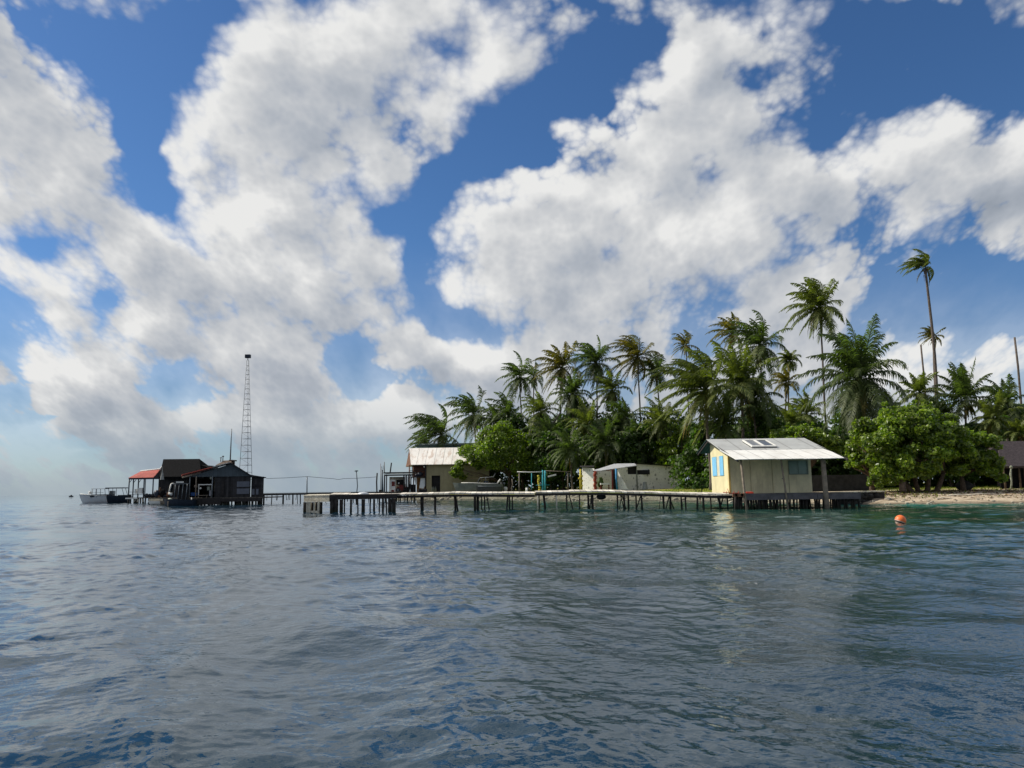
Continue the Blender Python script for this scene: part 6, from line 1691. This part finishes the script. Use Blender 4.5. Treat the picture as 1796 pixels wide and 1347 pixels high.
    for i, (u, v, Y, a, b_, lab) in enumerate(back):
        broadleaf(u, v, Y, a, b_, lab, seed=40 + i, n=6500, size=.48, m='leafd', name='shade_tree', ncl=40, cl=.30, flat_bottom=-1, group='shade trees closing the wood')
    # undergrowth nobody could count
    rs = np.random.RandomState(9)
    C = []; Rr = []
    for u in np.arange(800, 1830, 5.5):
        Y = (132 if u < 955 else 120) if u < 1010 else (112 - (u - 1010) * .075)
        if u > 1740: Y = 84
        if 1010 <= u <= 1195: Y = 118
        if u > 1195: Y = max(Y, 88)
        Y += rs.uniform(-1, 4)
        p = P(u, 850, Y)
        for z_ in (1.6, 3.2, 4.8):
            C.append((p.x, Y + rs.uniform(0, 3), z_ + rs.uniform(-.5, .5))); Rr.append(rs.uniform(.9, 1.5))
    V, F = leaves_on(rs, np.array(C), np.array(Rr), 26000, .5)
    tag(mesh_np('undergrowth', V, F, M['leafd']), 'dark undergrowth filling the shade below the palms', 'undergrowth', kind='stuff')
    # grass blades and low plants along the lawn edges
    n = 9000
    U = rs.uniform(1000, 1796, n); Yg = rs.uniform(60, 100, n)
    x_ = (U - CX) / F_PX * Yg
    d = shore_dist(x_, Yg)
    ok = (d > 2.5) & ((U < 1240) | (U > 1500)) & ((U < 1640) | (rs.rand(n) < .25) | (d > 12))
    ok &= ~((U > 1060) & (U < 1500) & (Yg > 96))
    x_ = x_[ok]; Yg = Yg[ok]; g = land_h(x_, Yg); k = len(x_)
    h_ = rs.uniform(.06, .20, k); a = rs.uniform(0, 6.28, k); w_ = .05
    ox = np.cos(a) * w_; oy = np.sin(a) * w_
    V = np.stack([np.stack([x_ - ox, Yg - oy, g - .02], -1), np.stack([x_ + ox, Yg + oy, g - .02], -1), np.stack([x_ + rs.normal(0, .06, k), Yg + rs.normal(0, .06, k), g + h_], -1)], 1).reshape(-1, 3)
    F = np.arange(3 * k).reshape(-1, 3)
    tag(mesh_np('grass', V, F, mat('grass_blades', (0.13, 0.17, 0.02), .8, .35, 1, island=.6, transl=(1.3, 1.4, .4))), 'short sunlit grass on the lawn edge', 'grass', kind='stuff')
    # rubble along the water's edge
    k = MB(); rg = random.Random(4)
    pts = SHORE
    for i in range(340):
        j = rg.choice(range(5, 17)) if rg.random() < .85 else rg.choice(range(2, 5))
        a_, b_ = Vector(pts[j]), Vector(pts[j + 1])
        p = a_.lerp(b_, rg.random())
        nrm = Vector((-(b_ - a_).y, (b_ - a_).x)).normalized() * -1
        p = p + nrm * rg.uniform(-.6, 2.4)
        z_ = H(p.x, p.y)
        r_ = rg.uniform(.08, .26) * (.6 if j < 5 else 1)
        k.ball((p.x, p.y, z_ + r_ * .2), r_, 6, (1.3, 1, .7), rg, .2)
    tag(k.build('rubble', M['stone']), 'coral rubble strewn along the water edge', 'rubble', kind='stuff')
    # fallen leaves and husks on the sand
    n = 2600
    x_ = rs.uniform(26, 46, n); y_ = rs.uniform(58, 72, n); d = shore_dist(x_, y_); ok = (d > 1.2) & (rs.rand(n) < np.clip(d / 7, .15, 1)); x_ = x_[ok]; y_ = y_[ok]
    g = land_h(x_, y_); k2 = len(x_); a = rs.uniform(0, 6.28, k2); l_ = rs.uniform(.05, .22, k2); w_ = rs.uniform(.03, .08, k2)
    ca, sa = np.cos(a), np.sin(a)
    V = np.stack([np.stack([x_ - ca * l_, y_ - sa * l_, g + .01], -1), np.stack([x_ + sa * w_, y_ - ca * w_, g + .02], -1), np.stack([x_ + ca * l_, y_ + sa * l_, g + .03], -1), np.stack([x_ - sa * w_, y_ + ca * w_, g + .07], -1)], 1).reshape(-1, 3)
    tag(mesh_np('leaf_litter', V, np.arange(4 * k2).reshape(-1, 4), mat('dry_litter', (.13, .085, .05), .95, .4, 2, island=.8)), 'brown fallen leaves and husks scattered over the beach', 'leaf litter', kind='stuff')
    # things lying on the beach
    rg = random.Random(15)
    for i, (u, v, l, r_, lab) in enumerate(((1682, 869, 1.9, .06, 'pale driftwood log lying high on the beach'), (1724, 870, 2.6, .05, 'long thin driftwood pole right of the pale log'), (1655, 874, 1.1, .05, 'short driftwood stick near the middle of the beach'))):
        Y = 62.5 if i < 2 else 60.5
        c = P(u, v, Y); z_ = H(c.x, Y) + r_ * .8
        tag(MB().tube([(c.x - l / 2, Y, z_), (c.x, Y + .1, z_ + .06), (c.x + l / 2, Y - .1, H(c.x + l / 2, Y - .1) + r_ * .8)], [r_, r_ * .9, r_ * .5], 7).build('driftwood', mat('bleached_wood', (.58, .52, .43), .9, .2, 3)), lab, 'driftwood', 'driftwood on the beach')
    c = P(1692, 850, 70)
    k = MB().ball((c.x, 70, H(c.x, 70) + .42), .62, 12, (1.2, .9, .75), rg, .12)
    tag(k.build('boulder', M['dstone']), 'dark rounded boulder in the shade right of the round tree trunks', 'boulder')
    c = P(1588, 857, 66)
    for i in range(1):
        t = MB().tube([(X(1583, 67), 67, .9), (X(1585, 67), 67, 3.0)], [.30, .17], 9)
        tag(t.build('palm_stump', M['trunk']), 'stout palm foot left of the round tree trunks', 'palm trunk')

build_land()
build_water()
build_left()
build_rear_pier()
build_house()
build_pier()
build_shore()
build_plants()
